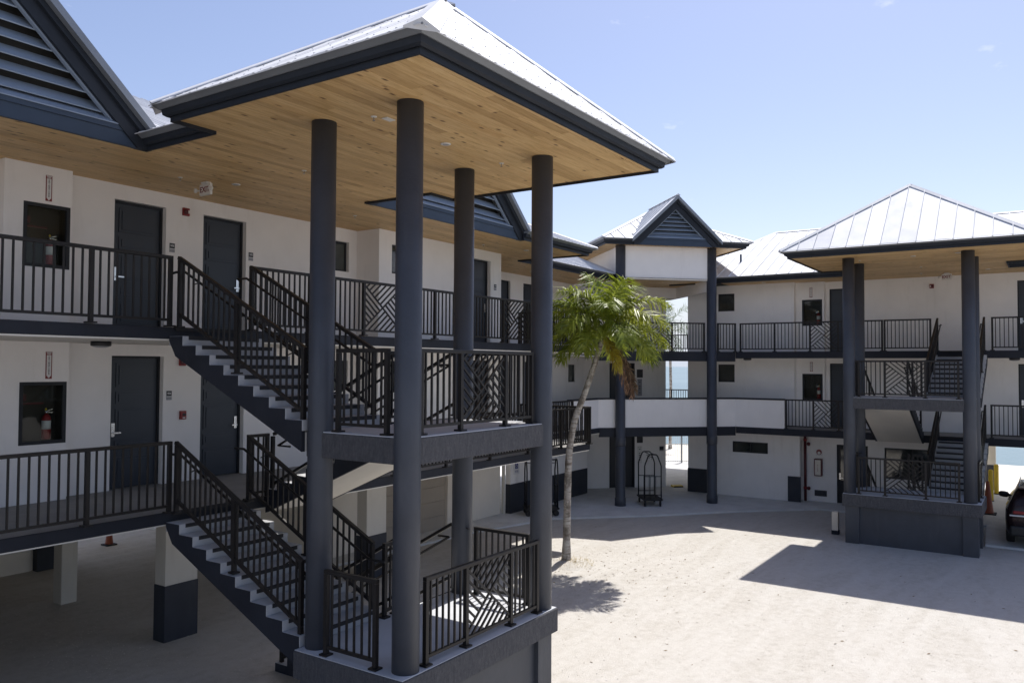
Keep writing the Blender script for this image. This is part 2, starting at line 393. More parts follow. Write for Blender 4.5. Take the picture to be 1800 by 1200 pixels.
def text(name, parent, mat, s, size, origin, ux, uy, align='CENTER', spacing=1.0, bold=0.0):
    cu = bpy.data.curves.new('t', 'FONT'); cu.body = s; cu.size = size; cu.align_x = align; cu.align_y = 'CENTER'; cu.extrude = .0012
    cu.space_line = spacing; cu.offset = bold; cu.resolution_u = 2
    to = bpy.data.objects.new('t', cu); me = bpy.data.meshes.new_from_object(to)
    bpy.data.objects.remove(to)
    ux, uy = Vector(ux).normalized(), Vector(uy).normalized(); uz = ux.cross(uy)
    me.materials.clear(); me.materials.append(MATS[mat])
    o = bpy.data.objects.new(name, me); link(o, parent, origin)
    o.rotation_mode = 'QUATERNION'; o.rotation_quaternion = Matrix(((ux.x, uy.x, uz.x), (ux.y, uy.y, uz.y), (ux.z, uy.z, uz.z))).to_quaternion()
    return o

def wall(fr, name, parent, mat, u0, u1, v0, v1, z0, z1, ops=()):
    us = sorted({u0, u1}|{x for o in ops for x in o[:2] if u0 < x < u1}); zs = sorted({z0, z1}|{x for o in ops for x in o[2:] if z0 < x < z1})
    full = [[not any(o[0] <= (us[i]+us[i+1])/2 <= o[1] and o[2] <= (zs[j]+zs[j+1])/2 <= o[3] for o in ops) for j in range(len(zs)-1)] for i in range(len(us)-1)]
    vs = []; fs = []; idx = {}
    def V(u, v, z):
        k = (round(u, 4), v, round(z, 4))
        if k not in idx: idx[k] = len(vs); vs.append(fr(u, v, z))
        return idx[k]
    ni, nj = len(us)-1, len(zs)-1
    g = lambda i, j: 0 <= i < ni and 0 <= j < nj and full[i][j]
    for i in range(ni):
        for j in range(nj):
            if not full[i][j]: continue
            a, b_, c_, d = us[i], us[i+1], zs[j], zs[j+1]
            fs.append((V(a, v0, c_), V(b_, v0, c_), V(b_, v0, d), V(a, v0, d)))
            fs.append((V(a, v1, d), V(b_, v1, d), V(b_, v1, c_), V(a, v1, c_)))
            if not g(i-1, j): fs.append((V(a, v1, c_), V(a, v0, c_), V(a, v0, d), V(a, v1, d)))
            if not g(i+1, j): fs.append((V(b_, v0, c_), V(b_, v1, c_), V(b_, v1, d), V(b_, v0, d)))
            if not g(i, j-1): fs.append((V(a, v1, c_), V(b_, v1, c_), V(b_, v0, c_), V(a, v0, c_)))
            if not g(i, j+1): fs.append((V(a, v0, d), V(b_, v0, d), V(b_, v1, d), V(a, v1, d)))
    return mesh(name, parent, mat, vs, fs, fix=True)

def door(fr, parent, u0, u1, z0, z1, v, hinge_left=True, mat='door_paint', handle=True):
    d = box(fr, 'door', parent, mat, u0+.045, u1-.045, v, v+.05, z0+.012, z1-.045)
    box(fr, 'door_frame', d, 'door_frame', u0, u0+.043, v-.03, v+.07, z0, z1)
    box(fr, 'door_frame', d, 'door_frame', u1-.043, u1, v-.03, v+.07, z0, z1)
    box(fr, 'door_frame', d, 'door_frame', u0+.043, u1-.043, v-.03, v+.07, z1-.043, z1)
    a, b_ = u0+.16, u1-.16; H = z1-z0
    for p, q in ((.07, .235), (.27, .36), (.395, .60), (.635, .73), (.765, .945)):
        za, zb = z0+H*p, z0+H*q
        # moulded panel: border and a raised field
        box(fr, 'door_panel', d, mat, a, b_, v-.016, v-.001, za, zb, .007)
        box(fr, 'door_panel', d, mat, a+.05, b_-.05, v-.030, v-.017, za+.045, zb-.045, .006)
    if handle:
        hu = u1-.11 if hinge_left else u0+.11
        s = -1 if hinge_left else 1
        box(fr, 'door_handle', d, 'chrome', hu-.032, hu+.032, v-.03, v-.0005, z0+.93, z0+1.17)
        box(fr, 'door_handle', d, 'chrome', hu-.012, hu+.012, v-.075, v-.031, z0+.985, z0+1.01)
        box(fr, 'door_handle', d, 'chrome', min(hu, hu+s*.12), max(hu, hu+s*.12), v-.088, v-.076, z0+.985, z0+1.01)
    return d
def window(fr, parent, u0, u1, z0, z1, v, mullion=None, glass='window_glass'):
    w = box(fr, 'window', parent, glass, u0+.05, u1-.05, v+.02, v+.03, z0+.05, z1-.05)
    for a in ((u0, u0+.05, z0, z1), (u1-.05, u1, z0, z1), (u0+.05, u1-.05, z0, z0+.05), (u0+.05, u1-.05, z1-.05, z1)):
        box(fr, 'window_frame', w, 'door_frame', a[0], a[1], v, v+.06, a[2], a[3])
    if mullion: box(fr, 'window_frame', w, 'door_frame', mullion-.02, mullion+.02, v+.001, v+.018, z0+.05, z1-.05)
    return w

# planks of a ceiling: rows along u or v of a frame
def planks(fr, parent, u0, u1, v0, v1, z, along='u', wd=.138, lmin=1.8, lmax=4.6):
    ax_world = (fr.U if along == 'u' else fr.V); mat = 'wood_x' if abs(ax_world.x) > .5 else 'wood_y'
    A0, A1, B0, B1 = (u0, u1, v0, v1) if along == 'u' else (v0, v1, u0, u1)
    nrow = max(1, round((B1-B0)/wd)); w = (B1-B0)/nrow
    for r in range(nrow):
        b0 = B0+r*w; a = A0; first = True
        while a < A1-1e-6:
            L = random.choice((1.8, 2.4, 2.4, 3.0, 3.6, 4.2)); L *= (random.choice((.35, .6, .85, 1)) if first else 1); first = False
            e = a+L if A1-(a+L) > .7 else A1
            dz = random.uniform(0, .003)
            if along == 'u': box(fr, 'plank', parent, mat, a+.0012, e-.0012, b0+.0025, b0+w-.0025, z+dz, z+.018+dz)
            else: box(fr, 'plank', parent, mat, b0+.0025, b0+w-.0025, a+.0012, e-.0012, z+dz, z+.018+dz)
            a = e

# eave: sweep of a profile along an open or closed boundary (outward = right-hand side of travel)
def sweep(fr, name, parent, mat, path, prof, closed=False):
    n = len(path); vs = []; fs = []; m_ = len(prof)
    P = [Vector((a, b_)) for a, b_ in path]
    def nor(i, j):
        d = (P[j]-P[i]).normalized(); return Vector((d.y, -d.x))
    for i in range(n):
        if closed or 0 < i < n-1:
            n1 = nor((i-1) % n, i); n2 = nor(i, (i+1) % n); k = n1+n2; k = k/(1+n1.dot(n2)) if 1+n1.dot(n2) > .05 else n1
        else: k = nor(0, 1) if i == 0 else nor(n-2, n-1)
        for out, z in prof: vs.append(fr(P[i].x+k.x*out, P[i].y+k.y*out, z))
    for i in range(n if closed else n-1):
        j = (i+1) % n
        for a in range(m_):
            b_ = (a+1) % m_; fs.append((i*m_+a, j*m_+a, j*m_+b_, i*m_+b_))
    if not closed: fs.append(tuple(range(m_))); fs.append(tuple(range((n-1)*m_, n*m_)[::-1]))
    return mesh(name, parent, mat, vs, fs, fix=True)
ZC = 8.28
def eave(fr, parent, path, z=ZC, closed=False, metal=True):
    # each straight length is a board of its own
    seq = list(zip(range(len(path)), list(range(1, len(path)))+[0])) if closed else [(i, i+1) for i in range(len(path)-1)]
    f1 = [(0, z-.045), (.03, z-.045), (.03, z+.045), (0, z+.045)]
    f2 = [(0, z+.046), (.065, z+.022), (.10, z+.045), (.115, z+.128), (0, z+.128)]
    dr = [(.02, z+.129), (.135, z+.112), (.205, z+.165), (.205, z+.178), (.02, z+.178)]
    a = sweep(fr, 'fascia', parent, 'fascia_paint', path, f1, closed)
    sweep(fr, 'fascia', a, 'fascia_paint', path, f2, closed)
    if metal: sweep(fr, 'drip_edge', parent, 'drip_gray', path, dr, closed)

# sheet-metal roof plane: convex polygon of 3-D points, panels run up the slope
def clip(poly, a, c, keep_ge):
    out = []
    for i in range(len(poly)):
        p, q = poly[i], poly[(i+1) % len(poly)]
        dp, dq = p[a]-c, q[a]-c
        if not keep_ge: dp, dq = -dp, -dq
        if dp >= 0: out.append(p)
        if dp*dq < 0:
            t = dp/(dp-dq); out.append((p[0]+(q[0]-p[0])*t, p[1]+(q[1]-p[1])*t))
    return out
def roof_plane(parent, pts, eave_i, width=.42, rib=(.028, .028), ribs_per=1, phase=0.0, screws=False, lip=.05):
    P = [Vector(p) for p in pts]; a, b_ = P[eave_i], P[(eave_i+1) % len(P)]
    e = (b_-a).normalized(); nrm = None
    for i in range(len(P)):
        c_ = (P[i]-a); k = e.cross(c_)
        if k.length > .05: nrm = k.normalized(); break
    if nrm.z < 0: nrm = -nrm
    s = nrm.cross(e)
    if s.z < 0: s = -s
    P2 = [((p-a).dot(e), (p-a).dot(s)) for p in P]
    to3 = lambda x, y, h=0.0: a+e*x+s*y+nrm*h
    lo = min(p[0] for p in P2); hi = max(p[0] for p in P2)
    k0 = math.floor((lo-phase)/width)
    x = phase+k0*width
    while x < hi-1e-4:
        pl = clip(clip(P2, 0, max(x, lo), True), 0, min(x+width, hi), False)
        if len(pl) >= 3:
            vs = []; fs = []
            nn = len(pl); t = .012
            tw = random.uniform(-.002, .002)
            vs += [to3(px, py-(lip if py < .002 else 0), tw) for px, py in pl]+[to3(px, py-(lip if py < .002 else 0), tw-t) for px, py in pl]
            fs += [tuple(range(nn)), tuple(range(2*nn-1, nn-1, -1))]+[(i, i+nn, (i+1) % nn+nn, (i+1) % nn) for i in range(nn)]
            for r in range(ribs_per):
                rx = x+width*r/ribs_per
                if rx < lo+.01 or rx > hi-.01: continue
                ys = []
                for i in range(len(P2)):
                    p, q = P2[i], P2[(i+1) % len(P2)]
                    if (p[0]-rx)*(q[0]-rx) < 0: ys.append(p[1]+(q[1]-p[1])*(rx-p[0])/(q[0]-p[0]))
                if len(ys) < 2: continue
                y0, y1 = min(ys)-lip, max(ys); w, h = rib
                if y1-y0 < .12: continue
                k = len(vs)
                for yy in (y0, y1):
                    vs += [to3(rx-w, yy, 0), to3(rx-w*.35, yy, h), to3(rx+w*.35, yy, h), to3(rx+w, yy, 0)]
                fs += [(k, k+4, k+5, k+1), (k+1, k+5, k+6, k+2), (k+2, k+6, k+7, k+3), (k, k+1, k+2, k+3)]
                if screws:
                    yy = y0+.12+random.uniform(0, .02)
                    while yy < y1-.05:
                        k = len(vs); q_ = .010
                        for hh, g_ in ((h, q_), (h+.010, q_*.6)):
                            vs += [to3(rx-g_, yy-g_, hh), to3(rx+g_, yy-g_, hh), to3(rx+g_, yy+g_, hh), to3(rx-g_, yy+g_, hh)]
                        fs += [(k+4, k+5, k+6, k+7), (k, k+1, k+5, k+4), (k+1, k+2, k+6, k+5), (k+2, k+3, k+7, k+6), (k+3, k, k+4, k+7)]
                        yy += .62
            mesh('roof_panel', parent, 'roof_metal', vs, fs)
        x += width
def hip_cap(parent, p, q, w=.11, pa=None, pb=None):
    p, q = Vector(p), Vector(q); d = (q-p).normalized(); side = d.cross(Vector((0, 0, 1))).normalized(); u_ = side.cross(d)
    def flap(pt, sgn):
        if pt is None: return (side*sgn*w-u_*w*.42)
        f = Vector(pt)-p; f = f-d*f.dot(d); return f.normalized()*w
    fa, fb = flap(pa, -1), flap(pb, 1); vs = []
    for c_ in (p, q): vs += [c_+fa+u_*.028, c_+u_*.045, c_+fb+u_*.028]
    for c_ in (p, q): vs += [c_+fa+u_*.010, c_+fb+u_*.010]
    mesh('ridge_cap', parent, 'roof_metal', vs, [(0, 1, 4, 3), (1, 2, 5, 4), (0, 3, 8, 6), (2, 7, 9, 5), (0, 6, 7, 2, 1), (3, 4, 5, 9, 8)])

# ------------------------------------------------------------------ railings
def railing(fr, p, q, z, label, posts=None, panels=(), h=1.07, ends=(True, True), group='black bar railings of the apartment building', sp=.122, mid=None):
    p, q = Vector(p), Vector(q); L = (q-p).length; d = (q-p)/L
    P = lambda s, zz: fr(p.x+d.x*s, p.y+d.y*s, zz)
    t = thing('railing', label, 'railing', P(0, z), group)
    bar('top_rail', t, 'rail_metal', P(-.0, z+h-.025), P(L, z+h-.025), .062, .05, .006)
    bar('bottom_rail', t, 'rail_metal', P(0, z+.105), P(L, z+.105), .042, .038)
    if posts is None:
        k = max(1, round(L/1.75)); posts = [L*i/k for i in range(k+1)]
    posts = sorted(posts)
    ps = [s for s in posts if (ends[0] or s > .03) and (ends[1] or s < L-.03)]
    for s in ps:
        s_ = min(max(s, .03), L-.03)
        bar('post', t, 'rail_metal', P(s_, z+.012), P(s_, z+h-.051), .056, .056)
        a = P(s_, z); o = bpy.data.objects.new('base_plate', boxmesh(.13, .13, .024, 'rail_metal', .006)); link(o, t, a+Vector((0, 0, .0125))); o.rotation_euler = (0, 0, math.atan2((P(1, 0)-P(0, 0)).y, (P(1, 0)-P(0, 0)).x))
    cuts = sorted(set([0.0]+posts+[L]))
    for i in range(len(cuts)-1):
        a, b_ = cuts[i], cuts[i+1]
        if b_-a < .1: continue
        zb, zt = z+.126, z+h-.052
        if any(x-.02 <= a and b_ <= y+.02 for x, y in panels):
            w, hh = b_-a, zt-zb; cx, cy = (a+b_)/2, (zb+zt)/2; st = .145
            def seg(x0, y0, x1, y1): bar('lattice_bar', t, 'rail_metal', P(x0, y0), P(x1, y1), .024, .026)
            # two crossing diagonals at one slope, four fields of parallel bars turning like a pinwheel
            m_ = hh/w*.98
            f1 = lambda x: cy-m_*(x-cx)            # falling to the right
            f2 = lambda x: cy+m_*(x-cx)            # rising to the right
            seg(a+.03, f1(a+.03), b_-.03, f1(b_-.03)); seg(a+.03, f2(a+.03), b_-.03, f2(b_-.03))
            for k in range(1, 7):
                c_ = k*st*m_*1.05
                # left field: falling bars below the falling diagonal, from the left post to the rising diagonal
                x1 = cx-c_/(2*m_)
                if x1 > a+.05: seg(a+.03, f1(a+.03)-c_, x1, f1(x1)-c_); seg(b_-.03, f1(b_-.03)+c_, 2*cx-x1, f1(2*cx-x1)+c_)
                # top field: rising bars above the rising diagonal, from the falling diagonal to the top rail
                xt = (zt-cy-c_)/m_+cx
                if xt > x1+.04: seg(x1, f2(x1)+c_, xt, zt); seg(2*cx-x1, f2(2*cx-x1)-c_, 2*cx-xt, 2*cy-zt)
        else:
            k = max(1, round((b_-a)/sp))
            for j in range(1, k):
                s = a+(b_-a)*j/k; bar('baluster', t, 'rail_metal', P(s, zb-.004), P(s, zt+.004), .024, .024)
    return t
def stair_railing(fr, u, va, za, vb, zb, label, inner, group='sloped black stair railings', rail_in=True, h=1.0):
    # from (va,za) low end to (vb,zb) high end
    P = lambda v, z: fr(u, v, z)
    t = thing('stair_railing', label, 'railing', P(va, za), group)
    sl = (zb-za)/(vb-va)
    f = lambda v: za+sl*(v-va)
    bar('top_rail', t, 'rail_metal', P(va, f(va)+h), P(vb, f(vb)+h), .062, .05, .006)
    bar('bottom_rail', t, 'rail_metal', P(va, f(va)+.16), P(vb, f(vb)+.16), .042, .045)
    n_ = 3; L = vb-va
    for i in range(n_):
        v = va+.03+(L-.06)*i/(n_-1)
        bar('post', t, 'rail_metal', P(v, f(v)-.03), P(v, f(v)+h-.02), .056, .056)
        box(fr, 'base_plate', t, 'rail_metal', u-.06, u+.06, v-.06, v+.06, f(v)-.045, f(v)-.02, .005)
    k = round(L/.122)
    for j in range(1, k):
        v = va+L*j/k
        bar('baluster', t, 'rail_metal', P(v, f(v)+.18), P(v, f(v)+h-.02), .024, .024)
    if rail_in:
        s = inner; hz = .80
        tube('handrail', t, 'rail_metal', [fr(u+s*.09, va-.30, f(va)+hz), fr(u+s*.09, va, f(va)+hz), fr(u+s*.09, vb, f(vb)+hz), fr(u+s*.09, vb+.22, f(vb)+hz), fr(u+s*.02, vb+.24, f(vb)+hz-.03)], .02, 8)
        for v in (va+.35, (va+vb)/2, vb-.35):
            bar('bracket', t, 'rail_metal', fr(u+s*.01, v, f(v)+hz-.05), fr(u+s*.09, v, f(v)+hz-.02), .015, .015)
    return t
ZM, ZU, Z1, Z2 = 2.85, 5.637, 1.43, 4.215

# ================================================================== SETTING
tag(plate('ground', None, 'coral_gravel', [(-400, -400), (41.5, -400), (41.5, 400), (-400, 400)], -.6, 0), None, kind='structure')
tag(plate('beach', None, 'beach_sand', [(41.5, -400), (50, -400), (49, -20), (50.5, 12), (49, 40), (50, 400), (41.5, 400)], -.6, -.03), None, kind='structure')
tag(plate('sea', None, 'sea_water', [(40, -9000), (18000, -9000), (18000, 9000), (40, 9000)], -3, -.35), None, kind='structure')
painted('bounce_sheet_gray', (.30, .28, .255), .9, .15, 60, .5, .006)  # gray of the added ground sheet that cuts bounce light
tag(plate('bounce_sheet', None, 'bounce_sheet_gray', [(-80, -80), (4.6, -80), (4.9, -6), (5.2, 4), (4.4, 10.6), (-80, 10.6)], -.3, .004), None, kind='structure')  # unseen darker ground sheet, added to cut bounce light onto the left wing
tag(plate('concrete_apron', None, 'concrete', [(14.5, 15.0), (19.6, 14.6), (22.97, 13.76), (25.3, 11.35), (27.94, 9.09), (30.0, 6.9), (30.0, 6.0), (29.9, 1.75), (26.7, 1.6), (26.5, -6), (41, -6), (41, 24), (14.5, 24)], -.3, .06), None, kind='structure')

# gravel stones lying on the yard
def stones(nst, area, name):
    vs = np.zeros((nst*6, 3)); base = np.array([(1, 0, 0), (0, 1, 0), (-1, 0, 0), (0, -1, 0), (0, 0, 1), (0, 0, -1)], float)
    pts = []
    while len(pts) < nst:
        x = random.uniform(area[0], area[1]); y = random.uniform(area[2], area[3])
        if 6.9 < x < 10.75 and 6.1 < y < 8.2: continue
        pts.append((x, y))
    pts = np.array(pts); sz = .004+.009*rng.random(nst)**3
    for k in range(nst):
        b_ = base*(.6+.8*rng.random((6, 1)))*sz[k]*np.array([1.3, 1, .65]); a = rng.random()*6.28; c_, s_ = math.cos(a), math.sin(a)
        b_ = b_@np.array([[c_, s_, 0], [-s_, c_, 0], [0, 0, 1]])
        vs[k*6:k*6+6] = b_+np.array([pts[k][0], pts[k][1], sz[k]*.25])
    f0 = np.array([(0, 1, 4), (1, 2, 4), (2, 3, 4), (3, 0, 4), (1, 0, 5), (2, 1, 5), (3, 2, 5), (0, 3, 5)])
    fs = (f0[None]+6*np.arange(nst)[:, None, None]).reshape(-1, 3)
    o = mesh(name, None, 'gravel_stone', vs, fs.tolist()); return o
tag(stones(7000, (7, 14, 8.3, 19), 'loose_gravel'), 'loose coral stones strewn on the ground under the left wing', 'gravel', kind='stuff')
tag(stones(7000, (10.8, 24, -1.5, 11.0), 'loose_gravel'), 'loose coral stones strewn over the sunlit yard', 'gravel', kind='stuff')

# bits of dead leaf blown over the yard
vs = []; fs = []
for i in range(420):
    if i % 3: x, y = 18.2+random.gauss(0, 1.6), 9.3+random.gauss(0, 1.6)
    else: x, y = random.uniform(11.5, 25), random.uniform(-1, 11)
    a = random.uniform(0, 6.28); L_ = random.uniform(.012, .05); w = L_*random.uniform(.15, .4); k = len(vs)
    d = Vector((math.cos(a), math.sin(a), 0)); q = Vector((-d.y, d.x, 0)); c0 = Vector((x, y, .006))
    vs += [c0-d*L_, c0+q*w+Vector((0, 0, .006)), c0+d*L_+Vector((0, 0, random.uniform(0, .012))), c0-q*w]; fs.append((k, k+1, k+2, k+3))
leafmat('leaf_litter', (.07, .045, .025), (.16, .10, .05), (.26, .19, .10), .8, .1)
tag(mesh('leaf_litter', None, 'leaf_litter', vs, fs), 'dead leaf scraps scattered on the sunlit yard around the palm', 'leaf litter', kind='stuff')

# ================================================================== STAIR TOWERS
LU, LV = 3.07, 1.5
def flight(fr, parent, u0, u1, va, zl, vb, zh, nm):
    N = 10; r = (zh-zl)/N; w = (vb-va)/(N-1); sg = 1 if vb > va else -1
    f = thingless('stair_flight', parent, fr((u0+u1)/2, (va+vb)/2, (zl+zh)/2))
    saw = [(va, zl)]
    for k in range(N-1): saw += [(va+k*w, zl+(k+1)*r-.004), (va+(k+1)*w, zl+(k+1)*r-.004)]
    low = [(vb, zh-.21), (vb-sg*.16, zh-r-.30), (va, zl-.27)]
    prism(fr, 'stringer', f, 'charcoal', saw+low, u0, u0+.06); prism(fr, 'stringer', f, 'charcoal', saw+low, u1-.06, u1)
    slab = [(va+.001*sg, zl-.02), (vb-.001*sg, zh-r-.02), (vb-.001*sg, zh-.215), (vb-sg*.16, zh-r-.295), (va+.001*sg, zl-.265)]
    prism(fr, 'flight_slab', f, 'slab_under', slab, u0+.061, u1-.061)
    for k in range(N):
        z0 = zl+k*r; v = va+k*w
        if k < N-1:
            box(fr, 'step', f, 'step_concrete', u0+.004, u1-.004, min(v-sg*.012, v+w), max(v-sg*.012, v+w), z0+.001 if k else z0+.002, z0+r, .004)
        box(fr, 'nosing', f, 'nosing', u0+.10, u1-.10, min(v-sg*.012, v-sg*.020), max(v-sg*.012, v-sg*.020), z0+r-.055, z0+r+.001)
    return f
def thingless(name, parent, loc):
    o = bpy.data.objects.new(name, None); o.empty_display_size = .1; return link(o, parent, loc)

def stair_tower(fr, label, where, r0, r1, vw, ll, lr, corr):
    t = thing('stair_tower', label, 'stair tower', fr(LU/2, LV/2, 0))
    for a, b_ in ((0, 0), (LU, 0), (0, LV), (LU, LV)):
        lathe('column', t, 'column_paint', fr(a, b_, Z1-.35), [(.166, 0), (.166, 2.4), (.1655, 2.6), (.165, 2.75), (.164, ZC-Z1+.35)], 32)
    # lower landing on its pedestal
    box(fr, 'landing_slab', t, 'charcoal_rough', -.28, 3.25, -.20, 1.655, 1.07, 1.418, .012)
    box(fr, 'landing_floor', t, 'landing_floor', -.262, 3.232, -.182, 1.65, 1.419, Z1, .004)
    box(fr, 'pedestal', t, 'column_paint', -.12, 3.12, -.06, 1.6, -.1, 1.069)
    for a in (-.19, 2.80): box(fr, 'pedestal_pier', t, 'column_paint', a, a+.38, -.13, .25, -.1, 1.069, .006)
    for a in (-.19, 2.80): box(fr, 'pedestal_pier', t, 'column_paint', a, a+.38, 1.25, 1.63, -.1, 1.069, .006)
    # upper landing
    box(fr, 'landing_slab', t, 'charcoal_rough', -.10, 3.17, -.11, 1.655, 3.88, 4.20, .010)
    box(fr, 'landing_floor', t, 'landing_floor', -.085, 3.155, -.095, 1.65, 4.201, Z2, .004)
    vA, vB = 1.66, 4.60
    flight(fr, t, -.18, 1.30, vA, Z1, vB, ZM, where); flight(fr, t, -.18, 1.30, vA, Z2, vB, ZU, where)
    flight(fr, t, 1.66, 3.14, vB, ZM, vA, Z2, where)
    flight(fr, t, 1.66, 3.14, vB-.3, 0.0, vA, Z1, where)
    # railings
    g = 'stair railings '+where
    stair_railing(fr, -.10, vA+.03, Z1+.07, vB-.10, ZM+.05, 'outer sloped railing of the lower flight up from the pedestal landing, '+where, 1, g)
    stair_railing(fr, 1.22, vA+.03, Z1+.07, vB-.10, ZM+.05, 'inner sloped railing of the lower flight up from the pedestal landing, '+where, -1, g)
    stair_railing(fr, -.10, vA+.03, Z2+.07, vB-.10, ZU+.05, 'outer sloped railing of the flight reaching the top walkway, '+where, 1, g)
    stair_railing(fr, 1.22, vA+.03, Z2+.07, vB-.10, ZU+.05, 'inner sloped railing of the flight reaching the top walkway, '+where, -1, g)
    stair_railing(fr, 1.74, vB-.1, ZM+.05, vA+.03, Z2+.07, 'inner sloped railing of the flight from middle walkway to upper landing, '+where, 1, g)
    stair_railing(fr, 3.06, vB-.1, ZM+.05, vA+.03, Z2+.07, 'far sloped railing of the flight from middle walkway to upper landing, '+where, -1, g)
    stair_railing(fr, 1.74, vB-.4, .06, vA+.03, Z1+.07, 'inner sloped railing of the bottom flight down to the yard, '+where, 1, g)
    stair_railing(fr, 3.06, vB-.4, .06, vA+.03, Z1+.07, 'far sloped railing of the bottom flight down to the yard, '+where, -1, g)
    for z, nm in ((Z1, 'pedestal landing'), (Z2, 'upper landing')):
        dv = -.09 if z == Z1 else .02; du = -.17 if z == Z1 else -.005
        railing(fr, (.235, dv), (2.84, dv), z, 'railing with lattice panel along the front of the %s, %s' % (nm, where), [0, .84, 1.88, 2.605], [(.84, 1.88)], group=g)
        railing(fr, (du, .30), (du, 1.20), z, 'short plain railing on the outer side of the %s, %s' % (nm, where), [0, .9], group=g)
        railing(fr, (3.09, .22), (3.09, 1.26), z, 'short plain railing on the far side of the %s, %s' % (nm, where), [0, 1.04], group=g)
        railing(fr, (1.33, 1.60), (1.63, 1.60), z, 'narrow railing between the two flights at the %s, %s' % (nm, where), [0, .30], group=g)
    # roof
    v0, vt = -1.15, 3.05
    ceil = mesh('ceiling', t, 'interior_dark', [fr(r0+.02, v0+.02, ZC+.03), fr(r1-.02, v0+.02, ZC+.03), fr(r1-.02, vt-.02, ZC+.03), fr(r0+.02, vt-.02, ZC+.03)], [(0, 1, 2, 3)])
    planks(fr, ceil, r0, r1, v0, vt, ZC, 'u')
    planks(fr, ceil, ll, lr, vt, vw, ZC, 'u')
    roof = thingless('roof', t, fr((r0+r1)/2, (v0+vt)/2, ZC+.2))
    eave(fr, roof, [(ll, vw), (ll, vt), (r0, vt), (r0, v0), (r1, v0), (r1, vt), (lr, vt), (lr, vw)])
    ze = ZC+.178; o = .20; A, B, C_, D = fr(r0-o, v0-o, ze), fr(r1+o, v0-o, ze), fr(r1+o, vt+o, ze), fr(r0-o, vt+o, ze)
    ap = fr((r0+r1)/2, (v0+vt)/2, 10.45)
    kw = dict(width=.60, ribs_per=2, rib=(.034, .009), screws=True) if corr else dict(width=.44, rib=(.016, .032), phase=.1)
    cs = [A, B, C_, D]
    for i in range(4):
        a, b_ = cs[i], cs[(i+1) % 4]
        roof_plane(roof, [a, b_, ap], 0, **kw); hip_cap(roof, a, ap, .20 if corr else .09, cs[i-1], b_)
    m_ = (ll+lr)/2; zr = ze+(lr-ll)/2*.42
    kw['screws'] = False
    roof_plane(roof, [fr(ll-o, vw+2.5, ze), fr(ll-o, vt-.4, ze), fr(m_, vt-.4, zr+.08), fr(m_, vw+2.5, zr+.08)], 0, **kw)
    roof_plane(roof, [fr(lr+o, vt-.4, ze), fr(lr+o, vw+2.5, ze), fr(m_, vw+2.5, zr+.08), fr(m_, vt-.4, zr+.08)], 0, **kw)
    return t
stair_tower(FTA, 'near open stair tower with dark round columns and pyramid metal roof', 'near stair tower', -1.18, 4.74, 4.70, -.53, 4.09, True)
stair_tower(FTB, 'far open stair tower at right with dark round columns and standing seam roof', 'far right stair tower', -1.43, 4.49, 4.55, -.78, 3.84, False)

# ================================================================== WINGS
def gable(fr, parent, u0, u1, v, slope=.93, deep=4.5, zb=ZC, st=.215):
    g = thingless('gable', parent, fr((u0+u1)/2, v, zb+.5))
    m_ = (u0+u1)/2; h = (u1-u0)/2*slope; z0 = zb+.22
    ap = z0+h; zf = zb-.036
    def slab(name, mat, poly, a0, a1):
        n = len(poly); vs = [fr(x, a0, y) for x, y in poly]+[fr(x, a1, y) for x, y in poly]
        mesh(name, g, mat, vs, [tuple(range(n)), tuple(range(2*n-1, n-1, -1))]+[(i, i+n, (i+1) % n+n, (i+1) % n) for i in range(n)], fix=True)
    # base boards, sloping ledge, dark back behind the louvres
    slab('gable_board', 'gable_paint', [(u0+.10, zf), (u1-.10, zf), (u1-.16, zb+.165), (u0+.16, zb+.165)], v-.02, v+.04)
    slab('gable_board', 'gable_paint', [(u0+.16, zb+.166), (u1-.16, zb+.166), (u1-.2, zb+.235), (u0+.2, zb+.235)], v-.04, v+.04)
    prism(fr, 'gable_ledge', g, 'louver_paint', [(v-.055, zb+.236), (v-.055, zb+.25), (v+.17, zb+.40), (v+.17, zb+.236)], u0+.22, u1-.22)
    slab('gable_back', 'interior_dark', [(u0+.3, zb+.3), (u1-.3, zb+.3), (m_, ap-.1)], v+.32, v+.34)
    z = zb+.40+st*.35
    while z < ap-.40:
        hw = (ap-.36-z)/slope
        if hw > .06:
            k = st*.40
            prism(fr, 'louver_slat', g, 'louver_paint', [(v+.055, z-k), (v+.065, z-k-.014), (v+.25, z+k*.85), (v+.24, z+k*.85+.014)], m_-hw, m_+hw)
        z += st
    for s in (-1, 1):
        ue = m_+s*(u1-u0)/2
        def band(d0, d1, out=.02):
            q = [(ue+s*out, z0-out*slope-d1), (ue+s*out, z0-out*slope-d0), (m_, ap-d0), (m_, ap-d1)]
            return clip(q, 1, zf, True)
        slab('rake_trim', 'louver_paint', band(.44, .475), v-.0, v+.06)
        slab('rake_board', 'fascia_paint', band(.20, .44), v-.06, v+.07)
        slab('rake_board', 'fascia_paint', band(.09, .20), v-.13, v+.05)
        slab('rake_edge', 'drip_gray', band(-.045, .09, .10), v-.235, v-.131)
        roof_plane(g, [fr(ue+s*.10, v-.22, z0-.05), fr(ue+s*.10, v+deep, z0-.05), fr(m_, v+deep, ap+.045), fr(m_, v-.22, ap+.045)], 0, .42, (.016, .03), lip=.0)
    hip_cap(g, fr(m_, v-.24, ap+.05), fr(m_, v+deep, ap+.05), .08)
    return g

